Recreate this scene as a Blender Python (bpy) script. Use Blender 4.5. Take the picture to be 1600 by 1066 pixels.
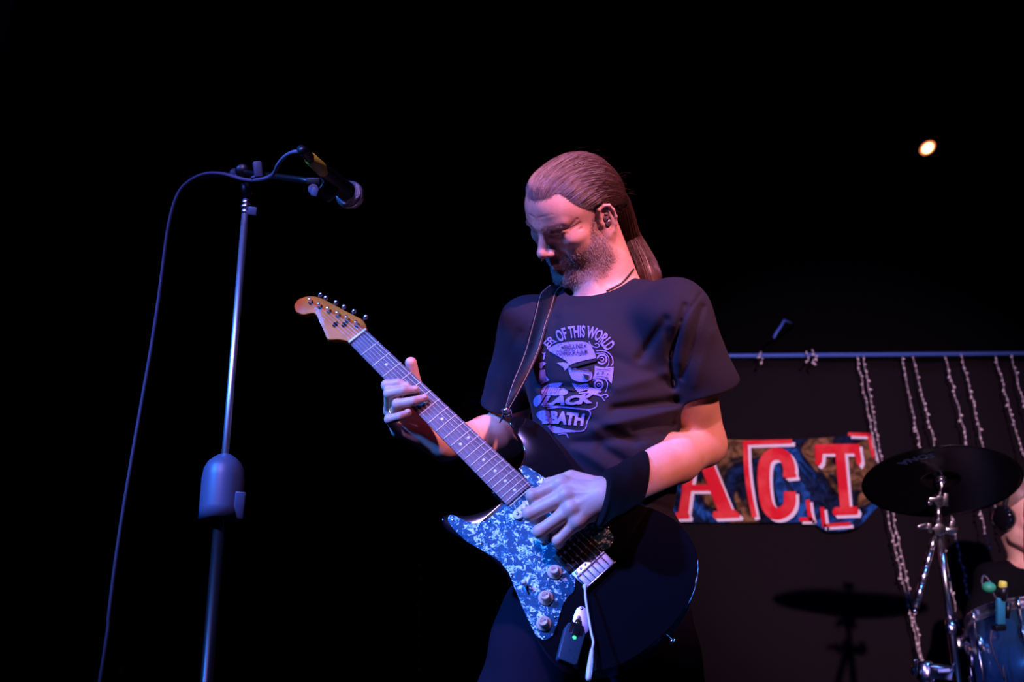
import bpy, math, random
import numpy as np
from mathutils import Vector, Matrix
from mathutils.bvhtree import BVHTree

for _o in list(bpy.data.objects):
    bpy.data.objects.remove(_o)
scene = bpy.context.scene
rng = np.random.default_rng(7)
random.seed(7)

# ------------------------------------------------------------------ camera, exposure, lights
PITCH = math.radians(20.0)
CAMZ = 0.70
FPX = 1900.0
cs, sn = math.cos(PITCH), math.sin(PITCH)

def tw(P):
    """view-aligned metric frame (right, away, up) -> world"""
    P = np.atleast_2d(np.asarray(P, float))
    return np.stack([P[:, 0], P[:, 1]*cs - P[:, 2]*sn, CAMZ + P[:, 1]*sn + P[:, 2]*cs], 1)

def fw(W):
    """world -> view-aligned metric frame"""
    W = np.atleast_2d(np.asarray(W, float))
    z = W[:, 2] - CAMZ
    return np.stack([W[:, 0], W[:, 1]*cs + z*sn, -W[:, 1]*sn + z*cs], 1)

def C(x, y, d):
    return np.array([(x-800.0)/FPX*d, d, (533.0-y)/FPX*d])

def wallpt(x, y, Y):
    """point on the vertical plane at world distance Y"""
    a, b = (x-800.0)/FPX, (533.0-y)/FPX
    d = Y/(cs - b*sn)
    return C(x, y, d)

cam_d = bpy.data.cameras.new('camera')
cam = bpy.data.objects.new('camera', cam_d)
scene.collection.objects.link(cam)
cam.location = (0, 0, CAMZ)
cam.rotation_euler = (math.pi/2 + PITCH, 0, 0)
cam_d.sensor_width = 36.0
cam_d.lens = 36.0*FPX/1600.0
cam_d.clip_start = 0.05
cam_d.dof.use_dof = True
cam_d.dof.focus_distance = 2.15
cam_d.dof.aperture_fstop = 5.0
scene.camera = cam
scene.view_settings.view_transform = 'Standard'
scene.view_settings.look = 'None'
scene.view_settings.gamma = 1.0
scene.view_settings.use_curve_mapping = False
scene.view_settings.exposure = 0.0

wd = bpy.data.worlds.new('world')
scene.world = wd
wd.use_nodes = True
wd.node_tree.nodes['Background'].inputs[0].default_value = (0.10, 0.10, 0.45, 1)
wd.node_tree.nodes['Background'].inputs[1].default_value = 0.0006

def aim(o, target):
    d = Vector(target) - o.location
    o.rotation_euler = d.to_track_quat('-Z', 'Y').to_euler()

def spot(name, loc, target, color, power, size_deg, radius=0.1, blend=0.4):
    l = bpy.data.lights.new(name, 'SPOT')
    l.color = color
    l.energy = power
    l.spot_size = math.radians(size_deg)
    l.spot_blend = blend
    l.shadow_soft_size = radius
    o = bpy.data.objects.new(name, l)
    scene.collection.objects.link(o)
    o.location = loc
    aim(o, target)
    return o

# stage lamps hanging from the front truss and the wings (world coordinates, metres)
spot('violet_stage_spot', (-0.9, -0.4, 3.05), (0.0, 2.15, 1.25), (0.42, 0.27, 1.0), 480, 29, 0.10, 0.5)
spot('blue_stage_spot', (-2.1, 0.5, 2.7), (0.0, 2.15, 0.95), (0.02, 0.20, 1.0), 1150, 27, 0.10, 0.7)
spot('pink_stage_spot', (1.25, -0.45, 3.25), (0.18, 2.12, 1.62), (1.0, 0.31, 0.44), 1000, 14, 0.06, 0.7)
spot('rose_stage_spot', (1.75, -0.2, 2.15), (0.34, 2.12, 1.27), (1.0, 0.30, 0.28), 340, 11.5, 0.08, 0.8)
spot('amber_side_spot', (1.7, 1.0, 0.9), (0.23, 2.22, 1.60), (1.0, 0.32, 0.02), 26, 10, 0.05, 0.7)
spot('front_white_spot', (0.85, -0.3, 1.75), (1.45, 4.9, 1.78), (1.0, 0.57, 0.82), 950, 28, 0.03, 0.9)
spot('backdrop_blue_spot', (1.2, 3.2, 3.45), (1.9, 4.9, 2.3), (0.05, 0.12, 1.0), 30, 85, 0.05, 0.9)
spot('left_blue_spot', (-2.4, 0.6, 2.9), (-0.72, 2.3, 1.78), (0.09, 0.13, 1.0), 260, 18, 0.06, 0.6)
spot('drum_blue_spot', (1.9, 1.6, 3.1), (1.45, 3.4, 1.1), (0.06, 0.26, 1.0), 190, 30, 0.05, 0.7)

for _z in (0.62, 0.86, 1.10, 1.34, 1.58):  # stacked narrow lamps added only for the blue rim highlight on the guitar tail
    spot('added_rim_spot', (2.05, 2.75, _z), (0.31, 2.0, 0.99), (0.05, 0.25, 1.0), 130, 6.5, 0.13, 0.5)

# ------------------------------------------------------------------ materials
def mat(name, color, rough=0.5, metal=0.0, **kw):
    m = bpy.data.materials.new(name)
    m.use_nodes = True
    b = m.node_tree.nodes['Principled BSDF']
    b.inputs['Base Color'].default_value = (*color, 1)
    b.inputs['Roughness'].default_value = rough
    b.inputs['Metallic'].default_value = metal
    for k, v in kw.items():
        b.inputs[k.replace('_', ' ')].default_value = v
    return m

def N(m, kind, **kw):
    n = m.node_tree.nodes.new(kind)
    for k, v in kw.items():
        if k.startswith('i_'):
            n.inputs[k[2:].replace('_', ' ')].default_value = v
        else:
            setattr(n, k, v)
    return n

def LK(m, a, ao, b, bi):
    m.node_tree.links.new(a.outputs[ao], b.inputs[bi])

def bumpnoise(m, scale, strength, dist=0.001, detail=4, tex='ShaderNodeTexNoise', scale3=None):
    co = N(m, 'ShaderNodeTexCoord')
    mp = N(m, 'ShaderNodeMapping')
    if scale3:
        mp.inputs['Scale'].default_value = scale3
    LK(m, co, 'Object', mp, 'Vector')
    t = N(m, tex)
    t.inputs['Scale'].default_value = scale
    if tex == 'ShaderNodeTexNoise':
        t.inputs['Detail'].default_value = detail
    LK(m, mp, 'Vector', t, 'Vector')
    bp = N(m, 'ShaderNodeBump')
    bp.inputs['Strength'].default_value = strength
    bp.inputs['Distance'].default_value = dist
    LK(m, t, 0, bp, 'Height')
    LK(m, bp, 'Normal', m.node_tree.nodes['Principled BSDF'], 'Normal')
    return t

def colornoise(m, scale, c1, c2, lo=0.4, hi=0.6, detail=4, scale3=None):
    co = N(m, 'ShaderNodeTexCoord')
    mp = N(m, 'ShaderNodeMapping')
    if scale3:
        mp.inputs['Scale'].default_value = scale3
    LK(m, co, 'Object', mp, 'Vector')
    t = N(m, 'ShaderNodeTexNoise')
    t.inputs['Scale'].default_value = scale
    t.inputs['Detail'].default_value = detail
    LK(m, mp, 'Vector', t, 'Vector')
    r = N(m, 'ShaderNodeValToRGB')
    r.color_ramp.elements[0].position = lo
    r.color_ramp.elements[0].color = (*c1, 1)
    r.color_ramp.elements[1].position = hi
    r.color_ramp.elements[1].color = (*c2, 1)
    LK(m, t, 0, r, 0)
    LK(m, r, 0, m.node_tree.nodes['Principled BSDF'], 'Base Color')
    return r

M = {}
s = M['skin'] = mat('skin', (0.66, 0.40, 0.31), 0.46)
s.node_tree.nodes['Principled BSDF'].inputs['Subsurface Weight'].default_value = 0.12
s.node_tree.nodes['Principled BSDF'].inputs['Subsurface Radius'].default_value = (0.012, 0.004, 0.002)
s.node_tree.nodes['Principled BSDF'].inputs['Subsurface Scale'].default_value = 0.5
_r = colornoise(s, 26, (0.60, 0.34, 0.26), (0.70, 0.45, 0.35), 0.3, 0.7, 6)
_at = N(s, 'ShaderNodeAttribute', attribute_name='stubble')
_mx = N(s, 'ShaderNodeMix', data_type='RGBA')
_mx.inputs[7].default_value = (0.13, 0.09, 0.08, 1)
LK(s, _at, 'Fac', _mx, 0); LK(s, _r, 0, _mx, 6)
LK(s, _mx, 2, s.node_tree.nodes['Principled BSDF'], 'Base Color')
bumpnoise(s, 420, 0.35, 0.0006, 3)
M['shirt'] = mat('black_cotton', (0.009, 0.010, 0.022), 0.85, 0, Specular_IOR_Level=0.25, Sheen_Weight=0.02, Sheen_Roughness=0.5)
bumpnoise(M['shirt'], 900, 0.25, 0.0004, 2)
M['band'] = mat('black_terry', (0.004, 0.004, 0.006), 0.95, 0, Specular_IOR_Level=0.1)
bumpnoise(M['band'], 700, 0.6, 0.001, 2)
M['trousers'] = mat('dark_trousers', (0.010, 0.007, 0.016), 0.95, 0, Specular_IOR_Level=0.1)
bumpnoise(M['trousers'], 500, 0.3, 0.0006, 2)
M['print'] = mat('lilac_print', (0.42, 0.36, 0.62), 0.8)
colornoise(M['print'], 160, (0.06, 0.06, 0.20), (0.185, 0.17, 0.54), 0.33, 0.42, 5)
M['hair'] = mat('grey_brown_hair', (0.035, 0.017, 0.013), 0.45, 0, Specular_IOR_Level=0.6)
bumpnoise(M['hair'], 90, 0.6, 0.002, 4)
M['strand'] = mat('hair_strand', (0.075, 0.036, 0.026), 0.38, 0, Specular_IOR_Level=0.7)
M['greyhighlight'] = mat('grey_highlight_strand', (0.30, 0.25, 0.26), 0.4, 0, Specular_IOR_Level=0.7)
M['tail'] = mat('tail_hair', (0.10, 0.045, 0.028), 0.4, 0, Specular_IOR_Level=0.6)
M['beardhair'] = mat('beard_hair', (0.42, 0.35, 0.32), 0.45)
M['brow'] = mat('brow_hair', (0.16, 0.10, 0.08), 0.5)
M['eye'] = mat('eye_white', (0.55, 0.50, 0.48), 0.1)
M['iris'] = mat('iris', (0.05, 0.04, 0.035), 0.08)
M['lacquer'] = mat('black_lacquer', (0.004, 0.004, 0.006), 0.06, 0, Coat_Weight=0.6, Coat_Roughness=0.03)
M['chrome'] = mat('chrome', (0.75, 0.75, 0.78), 0.22, 1.0)
M['fretwire'] = mat('nickel_fret', (0.80, 0.78, 0.80), 0.4, 0.35)
M['stringm'] = mat('string_wire', (0.60, 0.60, 0.64), 0.35, 0.5)
M['steel'] = mat('satin_steel', (0.62, 0.62, 0.66), 0.34, 1.0)
M['saddle'] = mat('saddle_metal', (0.46, 0.46, 0.50), 0.5, 0.4)
M['plate'] = mat('plate_chrome', (0.30, 0.34, 0.55), 0.4, 1.0)
M['drummershirt'] = mat('black_jersey', (0.003, 0.003, 0.004), 0.95, 0, Specular_IOR_Level=0.1)
M['blackmetal'] = mat('black_metal', (0.006, 0.006, 0.007), 0.38, 0.3)
M['blackplastic'] = mat('black_plastic', (0.006, 0.006, 0.007), 0.4)
M['leather'] = mat('black_leather', (0.006, 0.005, 0.008), 0.6, 0, Specular_IOR_Level=0.25)
bumpnoise(M['leather'], 300, 0.4, 0.0006, 4)
M['thread'] = mat('pale_thread', (0.75, 0.60, 0.52), 0.8)
M['knob'] = mat('aged_white_knob', (0.80, 0.52, 0.38), 0.45)
M['knobmark'] = mat('knob_numeral', (0.10, 0.07, 0.06), 0.5)
M['pickup'] = mat('white_pickup', (0.72, 0.68, 0.66), 0.35)
M['maple'] = mat('lacquered_maple', (0.72, 0.36, 0.14), 0.4, 0, Specular_IOR_Level=0.2)
colornoise(M['maple'], 14, (0.62, 0.15, 0.012), (0.80, 0.24, 0.025), 0.35, 0.65, 5, (1, 6, 1))
M['rosewood'] = mat('rosewood', (0.07, 0.035, 0.025), 0.42, 0, Specular_IOR_Level=0.35)
colornoise(M['rosewood'], 60, (0.045, 0.035, 0.040), (0.10, 0.075, 0.085), 0.3, 0.7, 6, (1, 9, 1))
M['dot'] = mat('pearl_dot', (0.85, 0.82, 0.80), 0.3)
M['bone'] = mat('nut_bone', (0.80, 0.75, 0.70), 0.4)
M['decal'] = mat('silver_decal', (0.38, 0.33, 0.34), 0.35, 0.3)
M['green_led'] = mat('green_led', (0.05, 0.8, 0.2), 0.3)
_b = M['green_led'].node_tree.nodes['Principled BSDF']
_b.inputs['Emission Color'].default_value = (0.06, 1.0, 0.22, 1); _b.inputs['Emission Strength'].default_value = 1.2
M['gold'] = mat('gold', (0.85, 0.55, 0.18), 0.22, 1.0)
M['yellow'] = mat('yellow_plastic', (0.62, 0.42, 0.02), 0.45)
M['green'] = mat('green_plastic', (0.03, 0.35, 0.16), 0.5)
M['lime'] = mat('lime_plastic', (0.65, 0.70, 0.08), 0.5)
M['cable'] = mat('cable_rubber', (0.10, 0.085, 0.13), 0.55)
M['blackcable'] = mat('black_cable', (0.05, 0.045, 0.06), 0.5)
M['grille'] = mat('mic_grille', (0.50, 0.50, 0.52), 0.35, 1.0)
bumpnoise(M['grille'], 700, 1.0, 0.002, 0, 'ShaderNodeTexVoronoi')
M['greyplastic'] = mat('grey_plastic', (0.055, 0.065, 0.11), 0.45)
M['txbody'] = mat('slate_plastic', (0.020, 0.055, 0.085), 0.45)
M['cymbal'] = mat('black_cymbal', (0.010, 0.009, 0.009), 0.22, 0.7)
bumpnoise(M['cymbal'], 3, 0.2, 0.001, 2)
M['cymlogo'] = mat('cymbal_logo', (0.035, 0.06, 0.16), 0.5)
M['drumshell'] = mat('blue_drum_wrap', (0.015, 0.06, 0.12), 0.3)
M['curtain'] = mat('dark_curtain', (0.0105, 0.0082, 0.0100), 0.95, 0, Specular_IOR_Level=0.05)
bumpnoise(M['curtain'], 250, 0.3, 0.001, 3)
M['blackwall'] = mat('black_wall', (0.003, 0.003, 0.0035), 0.95, 0, Specular_IOR_Level=0.02)
M['floor'] = mat('black_stage_floor', (0.015, 0.014, 0.016), 0.6)
colornoise(M['floor'], 3, (0.010, 0.010, 0.012), (0.022, 0.020, 0.022), 0.3, 0.7)
M['rail'] = mat('blue_rail', (0.08, 0.18, 0.60), 0.4, 0.2)
M['bulbs'] = mat('pale_bulbs', (0.90, 0.82, 0.78), 0.3)
M['wire'] = mat('clear_wire', (0.55, 0.48, 0.48), 0.5)
M['red'] = mat('banner_red', (0.80, 0.03, 0.05), 0.8, 0, Specular_IOR_Level=0.1)
colornoise(M['red'], 9, (0.72, 0.015, 0.03), (0.86, 0.10, 0.09), 0.45, 0.75, 4)
M['white'] = mat('banner_white', (0.80, 0.78, 0.82), 0.8, 0, Specular_IOR_Level=0.1)
M['bannerblue'] = mat('banner_frame_blue', (0.08, 0.42, 0.62), 0.6)
M['pick'] = mat('blue_plectrum', (0.02, 0.35, 0.62), 0.3)
M['necklace'] = mat('black_cord', (0.012, 0.01, 0.01), 0.5)
M['earpiece'] = mat('clear_earpiece', (0.20, 0.14, 0.13), 0.2, 0.3)
bumpnoise(M['earpiece'], 300, 1.0, 0.002, 2)
M['cream'] = mat('cream_label', (0.75, 0.58, 0.38), 0.7)

# banner fabric: printed collage of blue, ochre and black patches
m = M['collage'] = mat('banner_collage', (0.05, 0.05, 0.08), 0.9, 0, Specular_IOR_Level=0.05)
co = N(m, 'ShaderNodeTexCoord')
n1 = N(m, 'ShaderNodeTexNoise'); n1.inputs['Scale'].default_value = 3.2; n1.inputs['Detail'].default_value = 3; n1.inputs['Distortion'].default_value = 1.4
LK(m, co, 'Object', n1, 'Vector')
r1 = N(m, 'ShaderNodeValToRGB')
cr = r1.color_ramp
cr.elements[0].position = 0.34; cr.elements[0].color = (0.30, 0.16, 0.07, 1)
cr.elements[1].position = 0.72; cr.elements[1].color = (0.012, 0.012, 0.02, 1)
for ps, cc in ((0.42, (0.22, 0.12, 0.05)), (0.45, (0.01, 0.012, 0.02)), (0.54, (0.012, 0.03, 0.10)), (0.56, (0.02, 0.12, 0.42)), (0.66, (0.02, 0.09, 0.32))):
    e = cr.elements.new(ps); e.color = (*cc, 1)
LK(m, n1, 0, r1, 0)
n2 = N(m, 'ShaderNodeTexNoise'); n2.inputs['Scale'].default_value = 14; n2.inputs['Detail'].default_value = 4; n2.inputs['Distortion'].default_value = 2.5
LK(m, co, 'Object', n2, 'Vector')
r2 = N(m, 'ShaderNodeValToRGB'); r2.color_ramp.elements[0].position = 0.4; r2.color_ramp.elements[0].color = (0.15, 0.15, 0.2, 1); r2.color_ramp.elements[1].position = 0.62; r2.color_ramp.elements[1].color = (1, 1, 1, 1)
LK(m, n2, 0, r2, 0)
mm = N(m, 'ShaderNodeMix', data_type='RGBA', blend_type='MULTIPLY'); mm.inputs[0].default_value = 0.85
LK(m, r1, 0, mm, 6); LK(m, r2, 0, mm, 7)
LK(m, mm, 2, m.node_tree.nodes['Principled BSDF'], 'Base Color')

# pearloid pickguard
m = M['pearl'] = mat('pearloid', (0.2, 0.4, 0.6), 0.45, 0, Specular_IOR_Level=0.12)
co = N(m, 'ShaderNodeTexCoord')
nd = N(m, 'ShaderNodeTexNoise'); nd.inputs['Scale'].default_value = 40; nd.inputs['Detail'].default_value = 2
LK(m, co, 'Object', nd, 'Vector')
mxv = N(m, 'ShaderNodeMix', data_type='VECTOR'); mxv.inputs[0].default_value = 0.016
LK(m, co, 'Object', mxv, 4); LK(m, nd, 1, mxv, 5)
vo = N(m, 'ShaderNodeTexVoronoi'); vo.inputs['Scale'].default_value = 125; vo.feature = 'F1'
LK(m, mxv, 1, vo, 'Vector')
sx = N(m, 'ShaderNodeSeparateColor'); LK(m, vo, 'Color', sx, 0)
n3 = N(m, 'ShaderNodeTexNoise'); n3.inputs['Scale'].default_value = 110; n3.inputs['Detail'].default_value = 2; n3.inputs['Distortion'].default_value = 2.2
LK(m, mxv, 1, n3, 'Vector')
ma = N(m, 'ShaderNodeMath', operation='MULTIPLY'); LK(m, sx, 0, ma, 0)
mrn = N(m, 'ShaderNodeMapRange'); mrn.inputs[1].default_value = 0.35; mrn.inputs[2].default_value = 0.68
LK(m, n3, 0, mrn, 0); LK(m, mrn, 0, ma, 1)
r3 = N(m, 'ShaderNodeValToRGB'); cr = r3.color_ramp
cr.elements[0].position = 0.10; cr.elements[0].color = (0.006, 0.07, 0.13, 1)
cr.elements[1].position = 0.56; cr.elements[1].color = (0.95, 0.98, 1.0, 1)
e = cr.elements.new(0.25); e.color = (0.015, 0.13, 0.22, 1)
e = cr.elements.new(0.38); e.color = (0.30, 0.62, 0.80, 1)
LK(m, ma, 0, r3, 0)
LK(m, r3, 0, m.node_tree.nodes['Principled BSDF'], 'Base Color')
bp = N(m, 'ShaderNodeBump'); bp.inputs['Strength'].default_value = 0.5; bp.inputs['Distance'].default_value = 0.002
LK(m, ma, 0, bp, 'Height'); LK(m, bp, 'Normal', m.node_tree.nodes['Principled BSDF'], 'Normal')

# ------------------------------------------------------------------ objects
BASE = {}
def empty(name, base, label, cat, group=None):
    o = bpy.data.objects.new(name, None)
    o.empty_display_size = 0.05
    scene.collection.objects.link(o)
    b = tw(base)[0]
    o.location = b
    BASE[o.name] = b
    o['label'] = label; o['category'] = cat
    if group: o['group'] = group
    return o

def root_of(o):
    while o.parent: o = o.parent
    return o

def put(name, V, F, m, parent=None, base=None, smooth=True, bevel=0.0, label=None, cat=None, group=None, kind=None, seg=2):
    """V in the view-aligned metric frame; mesh local coordinates are world minus the root's base"""
    V = tw(V)
    if parent is not None:
        b = BASE[root_of(parent).name]
    else:
        b = tw(base)[0] if base is not None else np.array([V[:, 0].mean(), V[:, 1].mean(), V[:, 2].min()])
    me = bpy.data.meshes.new(name)
    if isinstance(F, np.ndarray):
        n, k = F.shape
        me.vertices.add(len(V)); me.vertices.foreach_set('co', (V-b).astype(np.float32).ravel())
        me.loops.add(n*k); me.loops.foreach_set('vertex_index', F.astype(np.int32).ravel())
        me.polygons.add(n); me.polygons.foreach_set('loop_start', np.arange(0, n*k, k, dtype=np.int32))
        me.update(calc_edges=True); me.validate()
    else:
        me.from_pydata([tuple(v) for v in (V-b)], [], [tuple(int(i) for i in f) for f in F])
        me.update()
    if m is not None: me.materials.append(m)
    if smooth: me.polygons.foreach_set('use_smooth', [True]*len(me.polygons))
    o = bpy.data.objects.new(name, me)
    scene.collection.objects.link(o)
    if parent is not None:
        o.parent = parent
    else:
        o.location = b; BASE[o.name] = b
    if bevel > 0:
        md = o.modifiers.new('bevel', 'BEVEL'); md.width = bevel; md.segments = seg; md.limit_method = 'ANGLE'; md.angle_limit = math.radians(40)
        md.harden_normals = False
        if smooth:
            me.polygons.foreach_set('use_smooth', [True]*len(me.polygons))
    if label: o['label'] = label
    if cat: o['category'] = cat
    if group: o['group'] = group
    if kind: o['kind'] = kind
    return o

# mesh makers return (verts array, faces list)
def join(*ms):
    V, F, o = [], [], 0
    for v, f in ms:
        V.append(np.asarray(v, float)); F += [[i+o for i in q] for q in f]; o += len(v)
    return np.concatenate(V), F

def nrm(v):
    v = np.asarray(v, float); return v/np.linalg.norm(v)

def frame(d, up=(0, 0, 1)):
    d = nrm(d); up = np.asarray(up, float)
    if abs(d.dot(nrm(up))) > 0.95: up = np.array([0, 1.0, 0])
    a = nrm(np.cross(up, d)); b = np.cross(d, a)
    return a, b, d

def tube(path, r, n=12, cap=True, flat=None):
    path = np.asarray(path, float); k = len(path)
    r = np.full(k, r) if np.isscalar(r) else np.asarray(r, float)
    t = np.gradient(path, axis=0)
    a, b, _ = frame(t[0])
    V = []
    for i in range(k):
        d = nrm(t[i]); a = nrm(a - a.dot(d)*d); b = np.cross(d, a)
        an = np.arange(n)*2*math.pi/n
        fb = 1.0 if flat is None else flat
        V.append(path[i] + r[i]*(np.cos(an)[:, None]*a + fb*np.sin(an)[:, None]*b))
    V = np.concatenate(V); F = []
    for i in range(k-1):
        for j in range(n):
            F.append([i*n+j, i*n+(j+1) % n, (i+1)*n+(j+1) % n, (i+1)*n+j])
    if cap:
        F.append(list(range(n))[::-1]); F.append([(k-1)*n+j for j in range(n)])
    return V, F

def curve(pts, k=24):
    """Catmull-Rom through pts"""
    P = np.asarray(pts, float); P = np.vstack([2*P[0]-P[1], P, 2*P[-1]-P[-2]])
    out = []; n = len(P)-3
    for s_ in np.linspace(0, n-1e-6, k):
        i = int(s_); t = s_-i; p0, p1, p2, p3 = P[i:i+4]
        out.append(0.5*((2*p1)+(p2-p0)*t+(2*p0-5*p1+4*p2-p3)*t*t+(3*p1-p0-3*p2+p3)*t**3))
    return np.array(out)

def closed_curve(pts, per=5):
    P = np.asarray(pts, float); n = len(P); out = []
    for i in range(n):
        p0, p1, p2, p3 = P[i-1], P[i], P[(i+1) % n], P[(i+2) % n]
        for t in np.arange(per)/per:
            out.append(0.5*((2*p1)+(p2-p0)*t+(2*p0-5*p1+4*p2-p3)*t*t+(3*p1-p0-3*p2+p3)*t**3))
    return np.array(out)

def lathe(c, axis, prof, n=24, up=(0, 0, 1)):
    a, b, d = frame(axis, up); c = np.asarray(c, float); an = np.arange(n)*2*math.pi/n
    V = []; F = []
    for s_, r in prof:
        V.append(c + d*s_ + r*(np.cos(an)[:, None]*a + np.sin(an)[:, None]*b))
    for i in range(len(prof)-1):
        for j in range(n):
            F.append([i*n+j, i*n+(j+1) % n, (i+1)*n+(j+1) % n, (i+1)*n+j])
    F.append(list(range(n))[::-1]); F.append([(len(prof)-1)*n+j for j in range(n)])
    return np.concatenate(V), F

def box(c, ax, ay, az, hx, hy, hz):
    c = np.asarray(c, float); V = []
    for sx_ in (-1, 1):
        for sy_ in (-1, 1):
            for sz_ in (-1, 1):
                V.append(c + sx_*hx*np.asarray(ax) + sy_*hy*np.asarray(ay) + sz_*hz*np.asarray(az))
    F = [[0, 1, 3, 2], [4, 6, 7, 5], [0, 4, 5, 1], [2, 3, 7, 6], [0, 2, 6, 4], [1, 5, 7, 3]]
    return np.array(V), F

def ball(c, r, n=10, ax=None):
    c = np.asarray(c, float); r = np.ones(3)*r; V = [c + np.array([0, 0, 1])*r]; F = []; m_ = n*2
    for i in range(1, n):
        th = math.pi*i/n
        for j in range(m_):
            ph = 2*math.pi*j/m_
            V.append(c + np.array([math.sin(th)*math.cos(ph), math.sin(th)*math.sin(ph), math.cos(th)])*r)
    V.append(c - np.array([0, 0, 1])*r); V = np.array(V)
    if ax is not None:
        V = c + (V-c) @ np.array(ax)
    for j in range(m_):
        F.append([0, 1+j, 1+(j+1) % m_])
        F.append([len(V)-1, 1+(n-2)*m_+(j+1) % m_, 1+(n-2)*m_+j])
    for i in range(n-2):
        for j in range(m_):
            F.append([1+i*m_+j, 1+(i+1)*m_+j, 1+(i+1)*m_+(j+1) % m_, 1+i*m_+(j+1) % m_])
    return V, F

def prism(poly, fn, c0, c1):
    """poly (n,2); fn(a,b,c)->point; slab between heights c0 and c1"""
    n = len(poly)
    V = np.array([fn(a, b, c0) for a, b in poly] + [fn(a, b, c1) for a, b in poly])
    F = [list(range(n))[::-1], [n+i for i in range(n)]]
    for i in range(n):
        F.append([i, (i+1) % n, n+(i+1) % n, n+i])
    return V, F

def text2d(txt, size=1.0, bold=0.0, shear=0.0, spacing=1.0):
    cu = bpy.data.curves.new('t', 'FONT'); cu.body = txt; cu.size = size; cu.offset = bold; cu.shear = shear
    cu.space_character = spacing; cu.align_x = 'CENTER'; cu.align_y = 'CENTER'; cu.resolution_u = 3
    o = bpy.data.objects.new('t', cu); scene.collection.objects.link(o)
    bpy.context.view_layer.update()
    me = o.to_mesh()
    V = np.array([v.co[:] for v in me.vertices]); F = [list(p.vertices) for p in me.polygons]
    o.to_mesh_clear(); bpy.data.objects.remove(o); bpy.data.curves.remove(cu)
    return V[:, :2], F

# ------------------------------------------------------------------ implicit surfaces
def sph(p, c, r): return np.linalg.norm(p-np.array(c, np.float32), axis=1)-r
def ell(p, c, r):
    q = p-np.array(c, np.float32); r = np.array(r, np.float32)
    k0 = np.linalg.norm(q/r, axis=1); k1 = np.linalg.norm(q/(r*r), axis=1)+1e-9
    return k0*(k0-1)/k1
def cap(p, a, b, ra, rb=None):
    if rb is None: rb = ra
    a = np.array(a, np.float32); b = np.array(b, np.float32); ba = b-a; pa = p-a
    h = np.clip(pa@ba/max(ba@ba, 1e-12), 0, 1)
    return np.linalg.norm(pa-h[:, None]*ba, axis=1)-(ra+(rb-ra)*h)
def smin(a, b, k):
    h = np.maximum(k-np.abs(a-b), 0)/k
    return np.minimum(a, b)-h*h*k*0.25
def smax(a, b, k): return -smin(-a, -b, k)

def surface(f, lo, hi, h):
    lo = np.array(lo, float); hi = np.array(hi, float); Bk = 8
    nb = np.ceil((hi-lo)/(h*Bk)).astype(int)
    g = np.stack(np.meshgrid(*[np.arange(k) for k in nb], indexing='ij'), -1).reshape(-1, 3)
    cen = (lo+(g*Bk+(Bk-1)/2)*h).astype(np.float32)
    dc = f(cen).astype(np.float32)
    act = np.abs(dc) < h*Bk*0.9*1.35
    D = np.repeat(np.repeat(np.repeat(dc.reshape(nb), Bk, 0), Bk, 1), Bk, 2)
    ga = g[act]
    off = np.stack(np.meshgrid(*[np.arange(Bk)]*3, indexing='ij'), -1).reshape(-1, 3)
    for s0 in range(0, len(ga), 1500):
        idx = (ga[s0:s0+1500, None, :]*Bk+off[None]).reshape(-1, 3)
        D[idx[:, 0], idx[:, 1], idx[:, 2]] = f((lo+idx*h).astype(np.float32))
    ci = (ga[:, None, :]*Bk+off[None]).reshape(-1, 3)
    nn = nb*Bk
    ok = np.all((ci < nn-1) & (ci > 0), axis=1); ci = ci[ok]
    corners = np.array([[i, j, k] for i in (0, 1) for j in (0, 1) for k in (0, 1)])
    v = np.stack([D[ci[:, 0]+c[0], ci[:, 1]+c[1], ci[:, 2]+c[2]] for c in corners], 1)
    ins = v < 0
    cross = ins.any(1) & ~ins.all(1)
    ci = ci[cross]; v = v[cross]
    edges = [(a, b) for a in range(8) for b in range(a+1, 8) if np.abs(corners[a]-corners[b]).sum() == 1]
    acc = np.zeros((len(ci), 3)); cnt = np.zeros(len(ci))
    for a, b in edges:
        va, vb = v[:, a], v[:, b]; m_ = (va < 0) != (vb < 0)
        t = np.where(m_, va/np.where(m_, va-vb, 1), 0)
        pt = corners[a]+t[:, None]*(corners[b]-corners[a])
        acc += pt*m_[:, None]; cnt += m_
    V = lo+(ci+acc/cnt[:, None])*h
    ident = -np.ones(tuple(nn), np.int32)
    ident[ci[:, 0], ci[:, 1], ci[:, 2]] = np.arange(len(ci))
    Fs = []
    for ax in range(3):
        e = np.zeros(3, int); e[ax] = 1
        u_, w_ = [(1, 2), (2, 0), (0, 1)][ax]
        eu = np.zeros(3, int); eu[u_] = 1; ew = np.zeros(3, int); ew[w_] = 1
        a = D[ci[:, 0], ci[:, 1], ci[:, 2]] < 0
        c2 = ci+e; b = D[c2[:, 0], c2[:, 1], c2[:, 2]] < 0
        for s_, m_ in ((1, a & ~b), (-1, ~a & b)):
            q = ci[m_]
            i0 = ident[q[:, 0], q[:, 1], q[:, 2]]
            q1 = q-eu; q2 = q-eu-ew; q3 = q-ew
            i1 = ident[q1[:, 0], q1[:, 1], q1[:, 2]]; i2 = ident[q2[:, 0], q2[:, 1], q2[:, 2]]; i3 = ident[q3[:, 0], q3[:, 1], q3[:, 2]]
            fc = np.stack([i0, i1, i2, i3] if s_ > 0 else [i3, i2, i1, i0], 1)
            Fs.append(fc[(fc >= 0).all(1)])
    return V, np.concatenate(Fs)

def bvh_of(V, F):
    return BVHTree.FromPolygons([Vector(v) for v in V], [list(map(int, f)) for f in F])

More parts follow.
